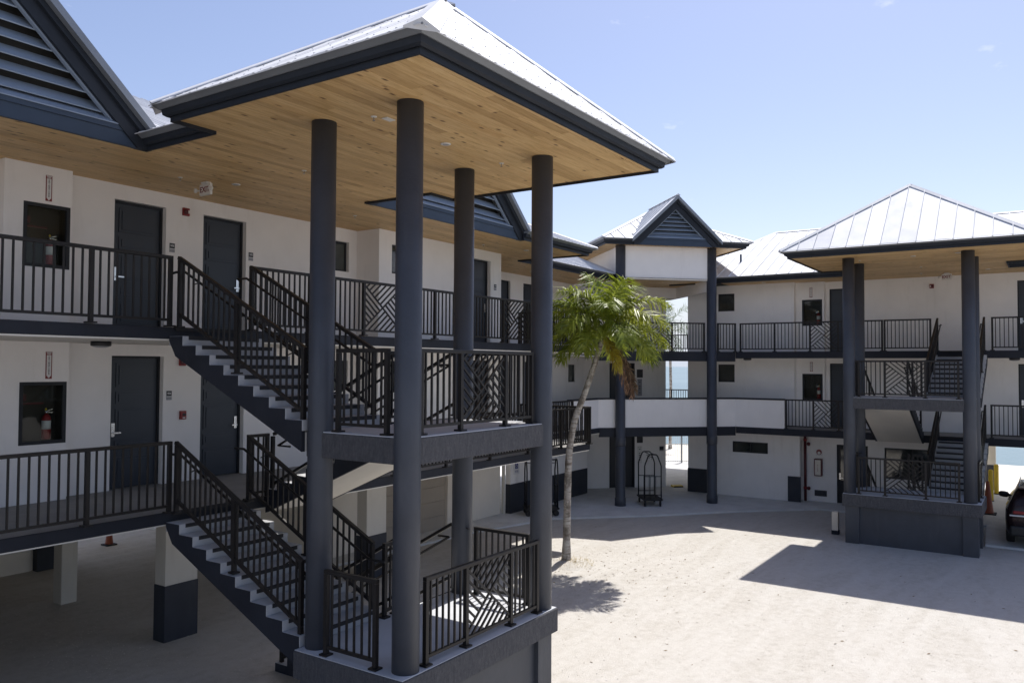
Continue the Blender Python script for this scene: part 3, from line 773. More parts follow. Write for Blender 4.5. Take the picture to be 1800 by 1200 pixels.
# ---------------- left wing
wa = thing('apartment_wing', 'long shaded white apartment wing at left on stilts, with two louvred gables', 'building', (7, 16, 0))
DOORS_A = [(7.86, 8.86), (9.66, 10.67)]
for z0, zt in ((ZM, 5.428), (ZU, ZC-.002)):
    ht = z0+2.37
    wall(FW, 'wall', wa, 'stucco_white', -6, 5.93, 13.72, 13.92, z0, zt, [(1.4, 2.4, z0, ht), (3.4, 4.4, z0, ht)])
    for d in ((1.4, 2.4), (3.4, 4.4)): door(FW, wa, d[0], d[1], z0, ht, 13.86)
    nz = (z0+.99, z0+2.02) if z0 == ZU else (z0+.93, z0+1.93)
    wall(FW, 'wall', wa, 'stucco_white', 5.93, 6.98, 13.5, 14.0, z0, zt, [(6.22, 6.97-.02, nz[0], nz[1])])
    wall(FW, 'wall', wa, 'stucco_white', 6.98, 13.86, 13.76, 13.96, z0, zt, [(a, b_, z0, ht) for a, b_ in DOORS_A]+[(12.98, 13.6, z0+1.63, z0+2.33)])
    for d in DOORS_A: door(FW, wa, d[0], d[1], z0, ht, 13.90, d[0] > 9)
    window(FW, wa, 12.98, 13.6, z0+1.63, z0+2.33, 13.85, None, 'frosted_glass')
    wall(FW, 'wall', wa, 'stucco_white', 13.86, 18.9, 13.04, 13.24, z0, zt, [(14.3, 15.0, z0+1.63, z0+2.33), (17.37, 18.38, z0, ht)])
    wall(FB, 'wall', wa, 'stucco_white', 13.24, 13.96, 13.861, 14.06, z0, zt)
    window(FW, wa, 14.3, 15.0, z0+1.63, z0+2.33, 13.12, None, 'window_glass'); door(FW, wa, 17.37, 18.38, z0, ht, 13.18)
    wall(FB, 'wall', wa, 'stucco_white', 13.24, 15.5, 18.70, 18.899, z0, zt)
    ops = [(22.05, 23.03, z0, ht), (23.86, 24.84, z0, ht), (27.08, 27.63, z0+1.61, z0+2.28)]
    wall(FW, 'wall', wa, 'stucco_white', 18.9, 28.3, 15.5, 15.7, z0, zt, ops)
    for d in ops[:2]: door(FW, wa, d[0], d[1], z0, ht, 15.6)
    window(FW, wa, 27.08, 27.63, z0+1.61, z0+2.28, 15.56, None, 'frosted_glass')
    wall(FW, 'wall', wa, 'stucco_white', -6, 25.9, 20.8, 21.0, z0, zt); wall(FB, 'wall', wa, 'stucco_white', 13.93, 20.79, -6, -5.8, z0, zt); wall(FB, 'wall', wa, 'stucco_white', 15.71, 20.79, 25.7, 25.9, z0, zt)
    # niche lining
    nb = thingless('niche', wa, FW(6.6, 13.6, (nz[0]+nz[1])/2))
    a, b_ = 6.22, 6.95
    box(FW, 'niche_back', nb, 'niche_inside', a, b_, 13.80, 13.82, nz[0], nz[1])
    for q in ((a, a+.055, nz[0], nz[1]), (b_-.055, b_, nz[0], nz[1]), (a+.055, b_-.055, nz[1]-.055, nz[1]), (a+.055, b_-.055, nz[0], nz[0]+.055)):
        box(FW, 'niche_frame', nb, 'door_frame', q[0], q[1], 13.49, 13.56, q[2], q[3])
    for q in ((a, a+.02, nz[0], nz[1]), (b_-.02, b_, nz[0], nz[1])): box(FW, 'niche_side', nb, 'niche_inside', q[0], q[1], 13.561, 13.80, q[2], q[3])
    for q in ((nz[0], nz[0]+.02), (nz[1]-.02, nz[1])): box(FW, 'niche_side', nb, 'niche_inside', a+.02, b_-.02, 13.561, 13.80, q[0], q[1])
    box(FW, 'niche_pane', nb, 'clear_pane', a+.055, b_-.055, 13.52, 13.526, nz[0]+.055, nz[1]-.055)
for z, th in ((ZM, .20), (ZU, .205)):
    pts = [(-6, 11.085), (20.585, 11.085), (20.585, 13.565), (25.95, 13.565), (25.95, 24.3), (-6, 24.3)]
    sl = plate('floor_slab', wa, 'slab_under', pts, z-th, z-.012)
    plate('walkway_floor', wa, 'walk_floor', pts, z-.011, z-.002)
    tk = .17
    for p, q in (((-6, 11.07), (20.6, 11.07)), ((20.6, 11.07), (20.6, 13.55)), ((20.6, 13.55), (25.93, 13.55))):
        sweep(FW, 'slab_edge', wa, 'charcoal', [p, q], [(-.014, z-tk-.012), (.0, z-tk), (.0, z-.008), (-.014, z)])
# soffits and roof of the left wing
ca = mesh('ceiling', wa, 'interior_dark', [FW(-6, 11.17, ZC+.03), FW(20.28, 11.17, ZC+.03), FW(20.28, 15.8, ZC+.03), FW(-6, 15.8, ZC+.03)], [(0, 1, 2, 3)])
planks(FW, ca, -1.0, 20.3, 11.155, 14.05, ZC, 'u'); planks(FW, ca, 18.7, 27.5, 14.05, 15.7, ZC, 'u'); planks(FW, ca, 20.3, 27.0, 13.40, 14.05, ZC, 'u')
ra = thingless('roof', wa, FW(7, 16, 9))
eave(FW, ra, [(-6, 11.15), (1.15, 11.15)]); 
eave(FW, ra, [(16.9, 11.0), (20.3, 11.0), (20.3, 13.40), (27.2, 13.40)])
ze = ZC+.178
kwA = dict(width=.60, ribs_per=3, rib=(.02, .02))
def zA(y): return ze+(y-10.8)*.42
for xa, xb, ya in ((-6, 1.26, 10.8), (1.26, 6.88, 11.7), (6.88, 11.42, 11.0), (11.42, 17.0, 11.7)):
    xt = min(xb, 14.3)
    pl = [(xa, ya, zA(ya)), (xb, ya, zA(ya)), (xb, 17 if xb <= 14.3 else 10.8+(20.5-xb), zA(17 if xb <= 14.3 else 10.8+(20.5-xb)))]
    if xb > 14.3: pl.append((14.3, 17, zA(17)))
    pl.append((xa, 17, zA(17))); roof_plane(ra, pl, 0, **kwA)
roof_plane(ra, [(17.0, 10.8, ze), (20.5, 10.8, ze), (17.0, 14.3, zA(14.3))], 0, **kwA)
roof_plane(ra, [(20.5, 10.8, ze), (20.5, 23.2, ze), (14.3, 17, zA(17))], 0, **kwA)
roof_plane(ra, [(20.5, 23.2, ze), (-6, 23.2, ze), (-6, 17, zA(17)), (14.3, 17, zA(17))], 0, **kwA)
hip_cap(ra, (20.5, 10.8, ze), (14.3, 17, zA(17)), .15, (14, 10.8, ze), (20.5, 18, ze))
roof_plane(ra, [(16, 13.2, ze), (27.3, 13.2, ze), (27.3, 18, ze+4.8*.42), (16, 18, ze+4.8*.42)], 0, **kwA)
gable(FW, ra, 1.30, 6.86, 11.14, .93, 6.5); gable(FW, ra, 11.46, 17.02, 11.10, .93, 6.5)
# ground storey below the left wing
def pier(fr, parent, u0, u1, v0, v1, ztop, band=1.02):
    p = box(fr, 'pier', parent, 'pier_white', u0, u1, v0, v1, band, ztop, .008)
    box(fr, 'pier_base', p, 'base_paint', u0-.012, u1+.012, v0-.012, v1+.012, -.2, band-.001, .008)
for x in (4.0, 8.79, 14.0): pier(FW, wa, x, x+.67, 13.48, 13.80, 2.65)
for x in (3.9, 8.93): box(FW, 'pier', wa, 'pier_white', x, x+.34, 17.38, 17.72, -.2, 2.65, .02)
for x in (5.2, 10.0, 13.6): pier(FW, wa, x, x+.8, 20.6, 21.0, 2.65)
wall(FW, 'wall', wa, 'stucco_cream', -6, 9.99, 20.8, 21.0, -.1, 2.65); wall(FB, 'wall', wa, 'stucco_cream', 13.9, 20.8, 2.0, 2.2, -.1, 2.65)
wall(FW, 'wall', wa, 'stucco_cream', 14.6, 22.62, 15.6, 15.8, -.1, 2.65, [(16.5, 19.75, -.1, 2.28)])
shp = wall(FW, 'shade_panel', wa, 'shade_taupe', 16.4, 19.85, 15.72, 15.79, -.1, 2.3)  # shade on the cream wall, put in as a darker painted panel
for k in range(5): box(FW, 'shade_section', shp, 'shade_taupe', 16.51, 19.74, 15.70, 15.719, .02+k*.45, .455+k*.45, .006)
wall(FB, 'wall', wa, 'stucco_cream', 15.8, 20.9, 14.6, 14.8, -.1, 2.65)
box(FW, 'drain_pipe', wa, 'pier_white', 22.63, 22.72, 15.45, 15.55, 0, 2.65, .02)
wall(FW, 'wall', wa, 'stucco_white', 22.8, 28.25, 15.3, 15.5, 1.05, 2.62)
wall(FB, 'wall', wa, 'stucco_white', 15.5, 17.2, 28.05, 28.25, 1.05, 2.62)
box(FW, 'wall_base', wa, 'base_paint', 22.79, 28.26, 15.29, 15.49, -.1, 1.049); box(FW, 'wall_base', wa, 'base_paint', 28.04, 28.26, 15.491, 17.2, -.1, 1.049)

# ---------------- elevator corner
el = thing('elevator_block', 'white elevator corner block with two tall columns and louvred gable', 'building', FE(1.78, 2, 0))
for s in (0, 3.55):
    c_ = lathe('column', el, 'column_paint', FE(s, 0, 0), [(.20, 0), (.20, .33), (.18, .36), (.18, 9.48)], 28)
    lathe('column_collar', c_, 'column_paint', FE(s, 0, 2.2), [(.181, 0), (.196, .04), (.196, .30), (.181, .33)], 28)
for z0, zt, ht in ((.0, 2.63, 2.2), (ZM, 5.428, ZM+2.36), (ZU, 9.45, ZU+2.36)):
    wall(FE, 'wall', el, 'stucco_white', -1.6, 3.4, 4.1, 4.3, z0, zt, [(.93, 2.02, z0, ht)])
    dd = box(FE, 'elevator_door', el, 'elevator_door', .98, 1.472, 4.2, 4.24, z0, ht-.05); box(FE, 'elevator_door', el, 'elevator_door', 1.478, 1.97, 4.2, 4.24, z0, ht-.05)
    for q in ((.93, .979), (1.971, 2.02)): box(FE, 'door_frame', dd, 'door_frame', q[0], q[1], 4.08, 4.26, z0, ht)
    box(FE, 'door_frame', dd, 'door_frame', .979, 1.971, 4.08, 4.26, ht-.049, ht)
    wall(Frame(FE(0, 0), FE.V, FE.U), 'wall', el, 'stucco_white', 4.3, 6.6, 3.2, 3.399, z0, zt)
    wall(FE, 'wall', el, 'stucco_white', -1.6, 3.2, 6.4, 6.6, z0, zt)
wall(FE, 'wall', el, 'stucco_white', .0, 3.55, -.02, .13, 8.26, 9.478)
for s in (-.0, 3.42): wall(Frame(FE(0, 0), FE.V, FE.U), 'wall', el, 'stucco_white', .131, 5.6, s, s+.13, 8.26, 9.478)
for s in (-.02, 3.40): box(FE, 'beam', el, 'stucco_white', s, s+.17, .15, 4.09, 7.86, 8.283)
for s in (.15,): box(FE, 'beam', el, 'stucco_white', .15, 3.40, 3.0, 3.2, 7.86, 8.283)
cl = mesh('ceiling', el, 'interior_dark', [FE(-.2, -.1, 8.31), FE(3.75, -.1, 8.31), FE(5.6, 6.5, 8.31), FE(-.2, 6.5, 8.31)], [(0, 1, 2, 3)])
planks(FE, cl, .14, 3.41, .14, 4.08, 8.285, 'u', .15)
# chamfered floor slabs
for z, th in ((ZM, .33), (ZU, .36)):
    pts = [(25.955, 13.565), (29.705, 9.815), (31.04, 9.815), (31.04, 12.195), (38.9, 12.195), (38.9, 20.9), (25.955, 20.9)]
    plate('floor_slab', el, 'slab_under', pts, z-.24, z-.012); plate('walkway_floor', el, 'walk_floor', pts, z-.011, z-.002)
    sweep(FW, 'slab_edge', el, 'charcoal', [(25.94, 13.55), (29.69, 9.80)], [(-.10, z-th), (.0, z-th), (.0, z-.008), (-.014, z)])
sweep(FW, 'parapet', el, 'stucco_white', [(23.9, 13.58), (25.95, 13.58), (29.72, 9.81), (29.72, 8.02)], [(-.13, ZM), (-.02, ZM), (-.02, ZM+1.02), (-.13, ZM+1.02)])
sweep(FW, 'parapet_cap', el, 'charcoal', [(23.9, 13.58), (25.95, 13.58), (29.72, 9.81), (29.72, 8.02)], [(-.15, ZM+1.021), (.0, ZM+1.021), (.0, ZM+1.08), (-.15, ZM+1.08)])
# roof
re_ = thingless('roof', el, FE(1.78, 2, 9.7))
ZE = 9.48; s0, s1, t0, t1 = -.72, 4.66, -.50, 5.4
eave(FE, re_, [(3.58, t0), (s1, t0), (s1, t1), (s0, t1), (s0, t0), (.28, t0)], ZE)
cl2 = mesh('ceiling', el, 'interior_dark', [FE(s0, t0, ZE+.03), FE(s1, t0, ZE+.03), FE(s1, t1, ZE+.03), FE(s0, t1, ZE+.03)], [(0, 1, 2, 3)])
planks(FE, cl2, s0, s1, t0, t1, ZE, 'u', .15)
zz = ZE+.178; q = .2; A, B, C_, D = FE(s0-q, t0-q, zz), FE(s1+q, t0-q, zz), FE(s1+q, t1+q, zz), FE(s0-q, t1+q, zz); ap = FE((s0+s1)/2, (t0+t1)/2, zz+1.55)
cs = [A, B, C_, D]
for i in range(4):
    a, b_ = cs[i], cs[(i+1) % 4]
    if i: roof_plane(re_, [a, b_, ap], 0, .42, (.014, .03))
    hip_cap(re_, a, ap, .09, cs[i-1], b_)
# the front slope is cut where the gable breaks through it
fz = lambda t_: zz+1.55*(t_-(t0-q))/((t0+t1)/2-(t0-q)); fs_ = lambda t_, e: e+((s0+s1)/2-e)*(t_-(t0-q))/((t0+t1)/2-(t0-q))
tm = t0+.25
roof_plane(re_, [A, FE(.30, t0-q, zz), FE(.30, tm+1.0, fz(tm+1.0)) if False else FE(.30, t0-q+(.30-(s0-q))/((s0+s1)/2-(s0-q))*((t0+t1)/2-(t0-q)), fz(t0-q+(.30-(s0-q))/((s0+s1)/2-(s0-q))*((t0+t1)/2-(t0-q))))], 0, .42, (.014, .03))
roof_plane(re_, [FE(3.56, t0-q, zz), B, FE(3.56, t0-q+((s1+q)-3.56)/((s1+q)-(s0+s1)/2)*((t0+t1)/2-(t0-q)), fz(t0-q+((s1+q)-3.56)/((s1+q)-(s0+s1)/2)*((t0+t1)/2-(t0-q))))], 0, .42, (.014, .03))
roof_plane(re_, [FE(.30, tm, fz(tm)), FE(3.56, tm, fz(tm)), FE(3.56, t0-q+((s1+q)-3.56)/((s1+q)-(s0+s1)/2)*((t0+t1)/2-(t0-q)), fz(t0-q+((s1+q)-3.56)/((s1+q)-(s0+s1)/2)*((t0+t1)/2-(t0-q)))), ap, FE(.30, t0-q+(.30-(s0-q))/((s0+s1)/2-(s0-q))*((t0+t1)/2-(t0-q)), fz(t0-q+(.30-(s0-q))/((s0+s1)/2-(s0-q))*((t0+t1)/2-(t0-q))))], 0, .42, (.014, .03), lip=0)
gable(FE, re_, .31, 3.55, t0, .94, 2.6, ZE, .15)
# small side eaves of the corner's far side
sweep(FW, 'fascia', el, 'fascia_paint', [(31.05, 12.9), (38.5, 20.2)], [(0, ZC-.02), (.04, ZC-.02), (.04, ZC+.2), (0, ZC+.2)])

# ---------------- right wing
wb = thing('apartment_wing', 'white apartment wing at right end of the yard, behind the far stair tower', 'building', (34, 4, 0))
for z0, zt in ((ZM, 5.428), (ZU, ZC-.002)):
    ht = z0+2.37
    wall(FB, 'wall', wb, 'stucco_white', 8.0, 12.2, 31.05, 31.25, z0, zt, [(10.28, 10.95, z0+1.63, z0+2.32)])
    window(FB, wb, 10.28, 10.95, z0+1.63, z0+2.32, 31.12, None, 'window_glass')
    nz = (z0+1.0, z0+1.98)
    wall(FB, 'wall', wb, 'stucco_white', 6.98, 7.999, 31.35, 31.8, z0, zt, [(7.05, 7.78, nz[0], nz[1])])
    nb = thingless('niche', wb, FB(7.4, 31.5, nz[0]+.5)); a, b_ = 7.05, 7.78
    box(FB, 'niche_back', nb, 'niche_inside', a, b_, 31.62, 31.64, nz[0], nz[1])
    for q in ((a, a+.055, nz[0], nz[1]), (b_-.055, b_, nz[0], nz[1]), (a+.055, b_-.055, nz[1]-.055, nz[1]), (a+.055, b_-.055, nz[0], nz[0]+.055)):
        box(FB, 'niche_frame', nb, 'door_frame', q[0], q[1], 31.34, 31.42, q[2], q[3])
    box(FB, 'niche_pane', nb, 'clear_pane', a+.055, b_-.055, 31.37, 31.376, nz[0]+.055, nz[1]-.055)
    wall(FB, 'wall', wb, 'stucco_white', -6, 6.979, 31.6, 31.8, z0, zt, [(5.88, 6.85, z0, ht), (-.1, .88, z0, ht)])
    wall(FW, 'wall', wb, 'stucco_white', 31.251, 31.81, 8.0, 8.15, z0, zt); wall(FW, 'wall', wb, 'stucco_white', 31.801, 38.5, -6, -5.8, z0, zt)
    door(FB, wb, 5.88, 6.85, z0, ht, 31.7, False); door(FB, wb, -.1, .88, z0, ht, 31.7, True)
    wall(FW, 'wall', wb, 'stucco_white', 31.251, 38.5, 12.0, 12.199, z0, zt); wall(FB, 'wall', wb, 'stucco_white', -6, 11.99, 38.3, 38.5, z0, zt)
for z in (ZM, ZU):
    pts = [(29.715, -6), (38.9, -6), (38.9, 12.19), (31.051, 12.19), (31.051, 9.81), (29.715, 9.79)]
    plate('floor_slab', wb, 'slab_under', pts, z-.22, z-.012); plate('walkway_floor', wb, 'walk_floor', pts, z-.011, z-.002)
    sweep(FW, 'slab_edge', wb, 'charcoal', [(29.70, 9.79), (29.70, -6)], [(-.014, z-.24), (.0, z-.24), (.0, z-.008), (-.014, z)])
cb = mesh('ceiling', wb, 'interior_dark', [(29.62, -6, ZC+.03), (33, -6, ZC+.03), (33, 13, ZC+.03), (29.62, 13, ZC+.03)], [(0, 1, 2, 3)])
planks(FB, cb, -2.5, 10.5, 29.64, 31.9, ZC, 'u')
rb = thingless('roof', wb, (34, 4, 9))
eave(FB, rb, [(12.4, 29.64), (4.0+1.68, 29.64)][::-1]); eave(FB, rb, [(-6, 29.64), (1.06, 29.64)])
xe = 29.44; kwB = dict(width=.44, rib=(.016, .032))
roof_plane(rb, [(xe, 12.6, ze), (xe, -6, ze), (xe+5.0, -6, ze+5.0*.46), (xe+5.0, 9.6, ze+5.0*.46)], 0, **kwB)
roof_plane(rb, [(xe+10, 14.6, ze), (xe, 12.6, ze), (xe+5.0, 9.6, ze+5.0*.46)], 0, **kwB)
roof_plane(rb, [(xe+10, -6, ze), (xe+10, 14.6, ze), (xe+5.0, 9.6, ze+5.0*.46), (xe+5.0, -6, ze+5.0*.46)], 0, **kwB)
hip_cap(rb, (xe+5, 9.6, ze+2.3), (xe+5, -6, ze+2.3), .08); hip_cap(rb, (xe, 12.6, ze), (xe+5, 9.6, ze+2.3), .08)
lathe('vent_stack', rb, 'drip_gray', (31.0, 10.0, ze+.60), [(.10, 0), (.06, .10), (.045, .12), (.045, .42)], 14)
gable(FB, rb, -5.2, .36, 29.66, .93, 5.5)
# ground storey of the right wing
wall(FB, 'wall', wb, 'stucco_white', 8.0, 12.2, 31.05, 31.25, -.1, 2.62, [(9.0, 10.38, 1.76, 2.18)])
window(FB, wb, 9.0, 10.38, 1.76, 2.18, 31.10, 9.69, 'window_glass')
box(FB, 'wall_base', wb, 'base_paint', 11.15, 12.21, 31.035, 31.049, -.1, 1.0); box(FB, 'wall_base', wb, 'base_paint', 12.201, 12.215, 31.035, 33.5, -.1, 1.0)
wall(FW, 'wall', wb, 'stucco_white', 31.251, 38.5, 12.0, 12.199, -.1, 2.62)
box(FB, 'pilaster', wb, 'stucco_white', 7.80, 8.22, 30.98, 31.045, 1.0, 2.6); box(FB, 'pilaster_base', wb, 'base_paint', 7.78, 8.24, 30.96, 31.047, -.1, .999)
wall(FB, 'wall', wb, 'stucco_white', 2.15, 7.999, 31.6, 31.8, -.1, 2.62, [(5.55, 6.63, -.1, 2.22), (3.15, 5.0, 1.1, 2.2)])
wdr = door(FB, wb, 5.55, 6.63, 0, 2.22, 31.68, True, 'door_frame'); box(FB, 'door_pane', wdr, 'window_glass', 6.30, 6.50, 31.648, 31.656, .9, 2.05)
window(FB, wb, 3.15, 5.0, 1.1, 2.2, 31.66, 4.1, 'window_glass')
wall(FB, 'wall', wb, 'stucco_white', 2.5, 11.99, 38.3, 38.5, -.1, 2.62); wall(FW, 'wall', wb, 'stucco_white', 31.251, 31.81, 8.0, 8.15, -.1, 2.62)
wall(FW, 'wall', wb, 'stucco_cream', 31.801, 38.6, 2.30, 2.5, -.1, 2.62)
pier(FW, wb, 38.8, 39.2, 1.92, 2.28, 2.62, 1.08)
for x in (34.0, 38.0):
    for y in (-1.6, -5): pier(FW, wb, x, x+.4, y, y+.4, 2.62)
box(FB, 'ceiling_beam', wb, 'slab_under', -6, 2.1, 33.8, 34.2, 2.32, 2.628)

# ================================================================== WALKWAY RAILINGS
grp = 'walkway railings of the left wing'
railing(FW, (2.9, 11.0), (7.20, 11.0), ZU, 'top walkway railing of left wing, ending at the head of the near stairs', [0, 1.55, 3.07, 4.3], group=grp)
railing(FW, (2.9, 11.0), (7.24, 11.0), ZM, 'middle walkway railing of left wing, ending at the near stairs', [0, 1.55, 3.07, 4.34], group=grp)
railing(FW, (8.62, 11.0), (20.5, 11.0), ZU, 'long top walkway railing with lattice panels behind the near stair columns', [0, 1.3, 2.66, 3.72, 4.82, 6.1, 7.43, 8.5, 9.7, 10.8, 11.88], [(2.66, 3.72), (7.43, 8.5)], group=grp)
railing(FW, (10.55, 11.0), (20.5, 11.0), ZM, 'long middle walkway railing beyond the near stair tower', group=grp)
railing(FW, (8.62, 11.0), (9.05, 11.0), ZM, 'short middle walkway railing between the two near stair flights', [0, .43], group=grp)
railing(FB, (11.05, 20.52), (13.5, 20.52), ZM, 'middle walkway railing turning back towards the parapet behind the palm', group=grp)
railing(FB, (11.05, 20.52), (13.5, 20.52), ZU, 'top walkway railing turning back behind the palm', group=grp)
railing(FW, (20.55, 13.48), (23.88, 13.48), ZM, 'short middle walkway railing before the white parapet', group=grp)
railing(FW, (20.55, 13.48), (25.75, 13.48), ZU, 'top walkway railing between left wing and elevator corner', group=grp)
railing(FE, (.26, .05), (3.30, .05), ZU, 'top railing with lattice panel between the two elevator columns', [0, .7, 1.75, 3.04], [(.7, 1.75)], group='railings of the elevator corner')
railing(FE, (3.80, .06), (4.55, .06), ZU, 'short top railing right of the elevator columns', [0, .75], group='railings of the elevator corner')
gb = 'walkway railings of the right wing'
railing(FB, (4.72, 29.78), (9.66, 29.78), ZU, 'top walkway railing of right wing, left of the far stair tower', [0, .0, 1.45, 2.4, 3.65, 4.94], [(1.45, 2.4)], group=gb)
railing(FB, (3.25, 29.78), (4.70, 29.78), ZU, 'top walkway railing of right wing, behind the far stair tower', group=gb)
railing(FB, (-2.5, 29.78), (1.55, 29.78), ZU, 'top walkway railing of right wing, right of the far stair tower', group=gb)
railing(FB, (4.92, 29.78), (8.0, 29.78), ZM, 'middle walkway railing with lattice panel beside the white parapet end', [0, 1.25, 2.1, 3.08], [(1.25, 2.1)], group=gb)
railing(FB, (-2.5, 29.78), (1.6, 29.78), ZM, 'middle walkway railing of right wing above the parked car', group=gb)
railing(FB, (10.5, 38.8), (18, 38.8), ZM, 'seaward railing seen through the elevator corner gap on the middle floor', group='seaward railings')
railing(FB, (10.5, 38.8), (18, 38.8), ZU, 'seaward railing seen through the elevator corner gap on the top floor', group='seaward railings')

# ================================================================== PALM
def frond(parent, base, az, el, L, bend, mat, leaf=.46, n=40, seed=0, side_droop=.26, name='frond', wide=.0155, plume=.45):
    r_ = random.Random(seed); p = Vector(base); vs = []; fs = []
    hd = Vector((math.cos(az), math.sin(az), 0)); sd_ = Vector((-math.sin(az), math.cos(az), 0))
    N = 26; pts = []; tang = []
    twist = r_.uniform(-.25, .25)
    for i in range(N+1):
        t = i/N; e = el-bend*(t**1.35)
        d = hd*math.cos(e)+Vector((0, 0, math.sin(e)))+sd_*twist*t; d.normalize()
        pts.append(p.copy()); tang.append(d); p = p+d*(L/N)
    for i in range(N+1):                                     # rachis, three-sided
        t = i/N; w = .020*(1-t)+.004; upv = sd_.cross(tang[i])
        vs += [pts[i]+sd_*w, pts[i]-sd_*w, pts[i]-upv*w]
    for i in range(N):
        for k in range(3):
            k2 = (k+1) % 3; fs.append((i*3+k, i*3+k2, i*3+3+k2, i*3+3+k))
    for s_ in (-1, 1):
        for j in range(n):
            t = .12+.88*(j+r_.random()*.8)/n; x = min(t, .999)*N; i = int(x); f = x-i
            b_ = pts[i].lerp(pts[i+1], f); T = tang[i].lerp(tang[i+1], f).normalized(); upv = T.cross(sd_).normalized()
            if upv.z < 0: upv = -upv
            prof = min(1, .35+t*2.2)*(1 if t < .72 else 1-.62*((t-.72)/.28)**1.5)
            ln = leaf*prof*r_.uniform(.78, 1.1)
            a = r_.gauss(.25, plume)                          # leaflets stand off the rachis at many angles
            d = (sd_*s_*math.cos(a)+upv*math.sin(a)+T*r_.uniform(.55, 1.05)).normalized()
            dn = Vector((0, 0, -1)); wd = d.cross(upv*math.cos(a)-sd_*s_*math.sin(a)).normalized()*wide*r_.uniform(.65, 1.15)
            q1 = b_+d*ln*.45+dn*ln*side_droop*.08; q2 = b_+(d+dn*side_droop*r_.uniform(.5, 1.5)).normalized()*ln
            k = len(vs); vs += [b_-wd*.4, b_+wd*.4, q1+wd, q1-wd, q2]
            fs += [(k, k+1, k+2, k+3), (k+3, k+2, k+4)]
    return mesh(name, parent, mat, vs, fs)
def palm(path, label, nfr, L, leaf, seed=3, mat='palm_green', r0=.10, r1=.065, n=60, crown=None):
    path = [Vector(p) for p in path]; base, top = path[0], path[-1]
    t = thing('palm_tree', label, 'palm tree', base)
    pts = []; rad = []; K = 8; m_ = len(path)-1
    for i in range(m_):
        p0, p1, p2, p3 = path[max(i-1, 0)], path[i], path[i+1], path[min(i+2, m_)]
        for k in range(K if i < m_-1 else K+1):
            f = k/K; pts.append(.5*((2*p1)+(p2-p0)*f+(2*p0-5*p1+4*p2-p3)*f*f+(3*p1-p0-3*p2+p3)*f**3))
    for i in range(len(pts)):
        f = i/(len(pts)-1); rad.append((r0+(r1-r0)*f+.06*max(0, 1-f*11))*(1+.04*math.sin(i*2.2)))
    tube('trunk', t, 'palm_bark', pts, rad, 16)
    ax = (pts[-1]-pts[-4]).normalized()
    tube('crown_shaft', t, mat, [top-ax*.03, top+ax*.2, top+ax*.42+Vector((0, 0, .05))], [r1*1.15, r1*1.05, r1*.5], 12)
    R_ = random.Random(seed)
    for i, (da, e_, l_, b_) in enumerate(crown or ()):
        az = math.atan2(rt.y, rt.x)+math.radians(da)
        frond(t, top+ax*(.12+.25*max(0, e_)/80)+Vector((.04*math.cos(az), .04*math.sin(az), 0)), az, math.radians(e_), l_, math.radians(b_), mat, leaf*R_.uniform(.9, 1.12), n, seed*100+i, side_droop=.50, wide=.022, plume=.30)
    for i in range(0 if crown else nfr):
        az = i*2.39996+R_.uniform(-.25, .25); q = i/(nfr-1)
        el = math.radians(82-88*q**.9+R_.uniform(-8, 8)); bend = math.radians(46+62*min(1, q*1.5)+R_.uniform(-12, 14))
        frond(t, top+ax*(.40-.22*q)+Vector((.03*math.cos(az), .03*math.sin(az), 0)), az, el, L*R_.uniform(.86, 1.08)*(1 if q > .1 else .8), bend, mat, leaf*R_.uniform(.88, 1.1), n, seed*100+i)
    return t
pt = palm([(18.16, 10.44, -.12), (18.20, 10.44, 1.3), (18.22, 10.40, 2.76), (18.28, 10.27, 3.65), (18.41, 10.04, 4.39), (18.52, 9.82, 5.13), (18.62, 9.64, 5.78)], 'leaning palm with green crown and dead hanging frond in the yard', 23, 1.68, .62, seed=5, n=66, crown=[
    (140, 84, 1.45, 38), (-60, 80, 1.35, 48), (35, 72, 1.60, 62), (-150, 66, 1.70, 80), (5, 58, 1.95, 96), (178, 56, 1.90, 98), (90, 60, 1.6, 75), (-95, 55, 1.65, 92),
    (-35, 42, 1.85, 102), (-140, 38, 1.75, 104), (150, 36, 1.75, 100), (45, 40, 1.75, 95), (-70, 26, 1.60, 100), (10, 24, 1.75, 98), (-172, 20, 1.65, 98), (-115, 14, 1.50, 92),
    (110, 25, 1.5, 90), (25, 8, 1.7, 85), (-165, 46, 1.85, 100), (-48, 12, 1.6, 88), (-22, 2, 1.55, 78), (-155, 0, 1.45, 78), (75, 10, 1.5, 80)])
cr_ = Vector((18.62, 9.64, 5.92)); rdir = math.atan2(rt.y, rt.x)
frond(pt, cr_, rdir-.9, -.75, 1.15, .70, 'palm_yellow', .38, 60, 901, .9)
frond(pt, cr_, rdir-.25, -.85, 1.85, .75, 'palm_dead', .36, 64, 902, 2.2, plume=.9)
frond(pt, cr_, rdir-.05, -.75, 1.80, .80, 'palm_dead', .32, 64, 903, 2.4, plume=.9)
frond(pt, cr_, rdir-.45, -.95, 1.65, .60, 'palm_dead', .30, 54, 904, 2.4, plume=.9)
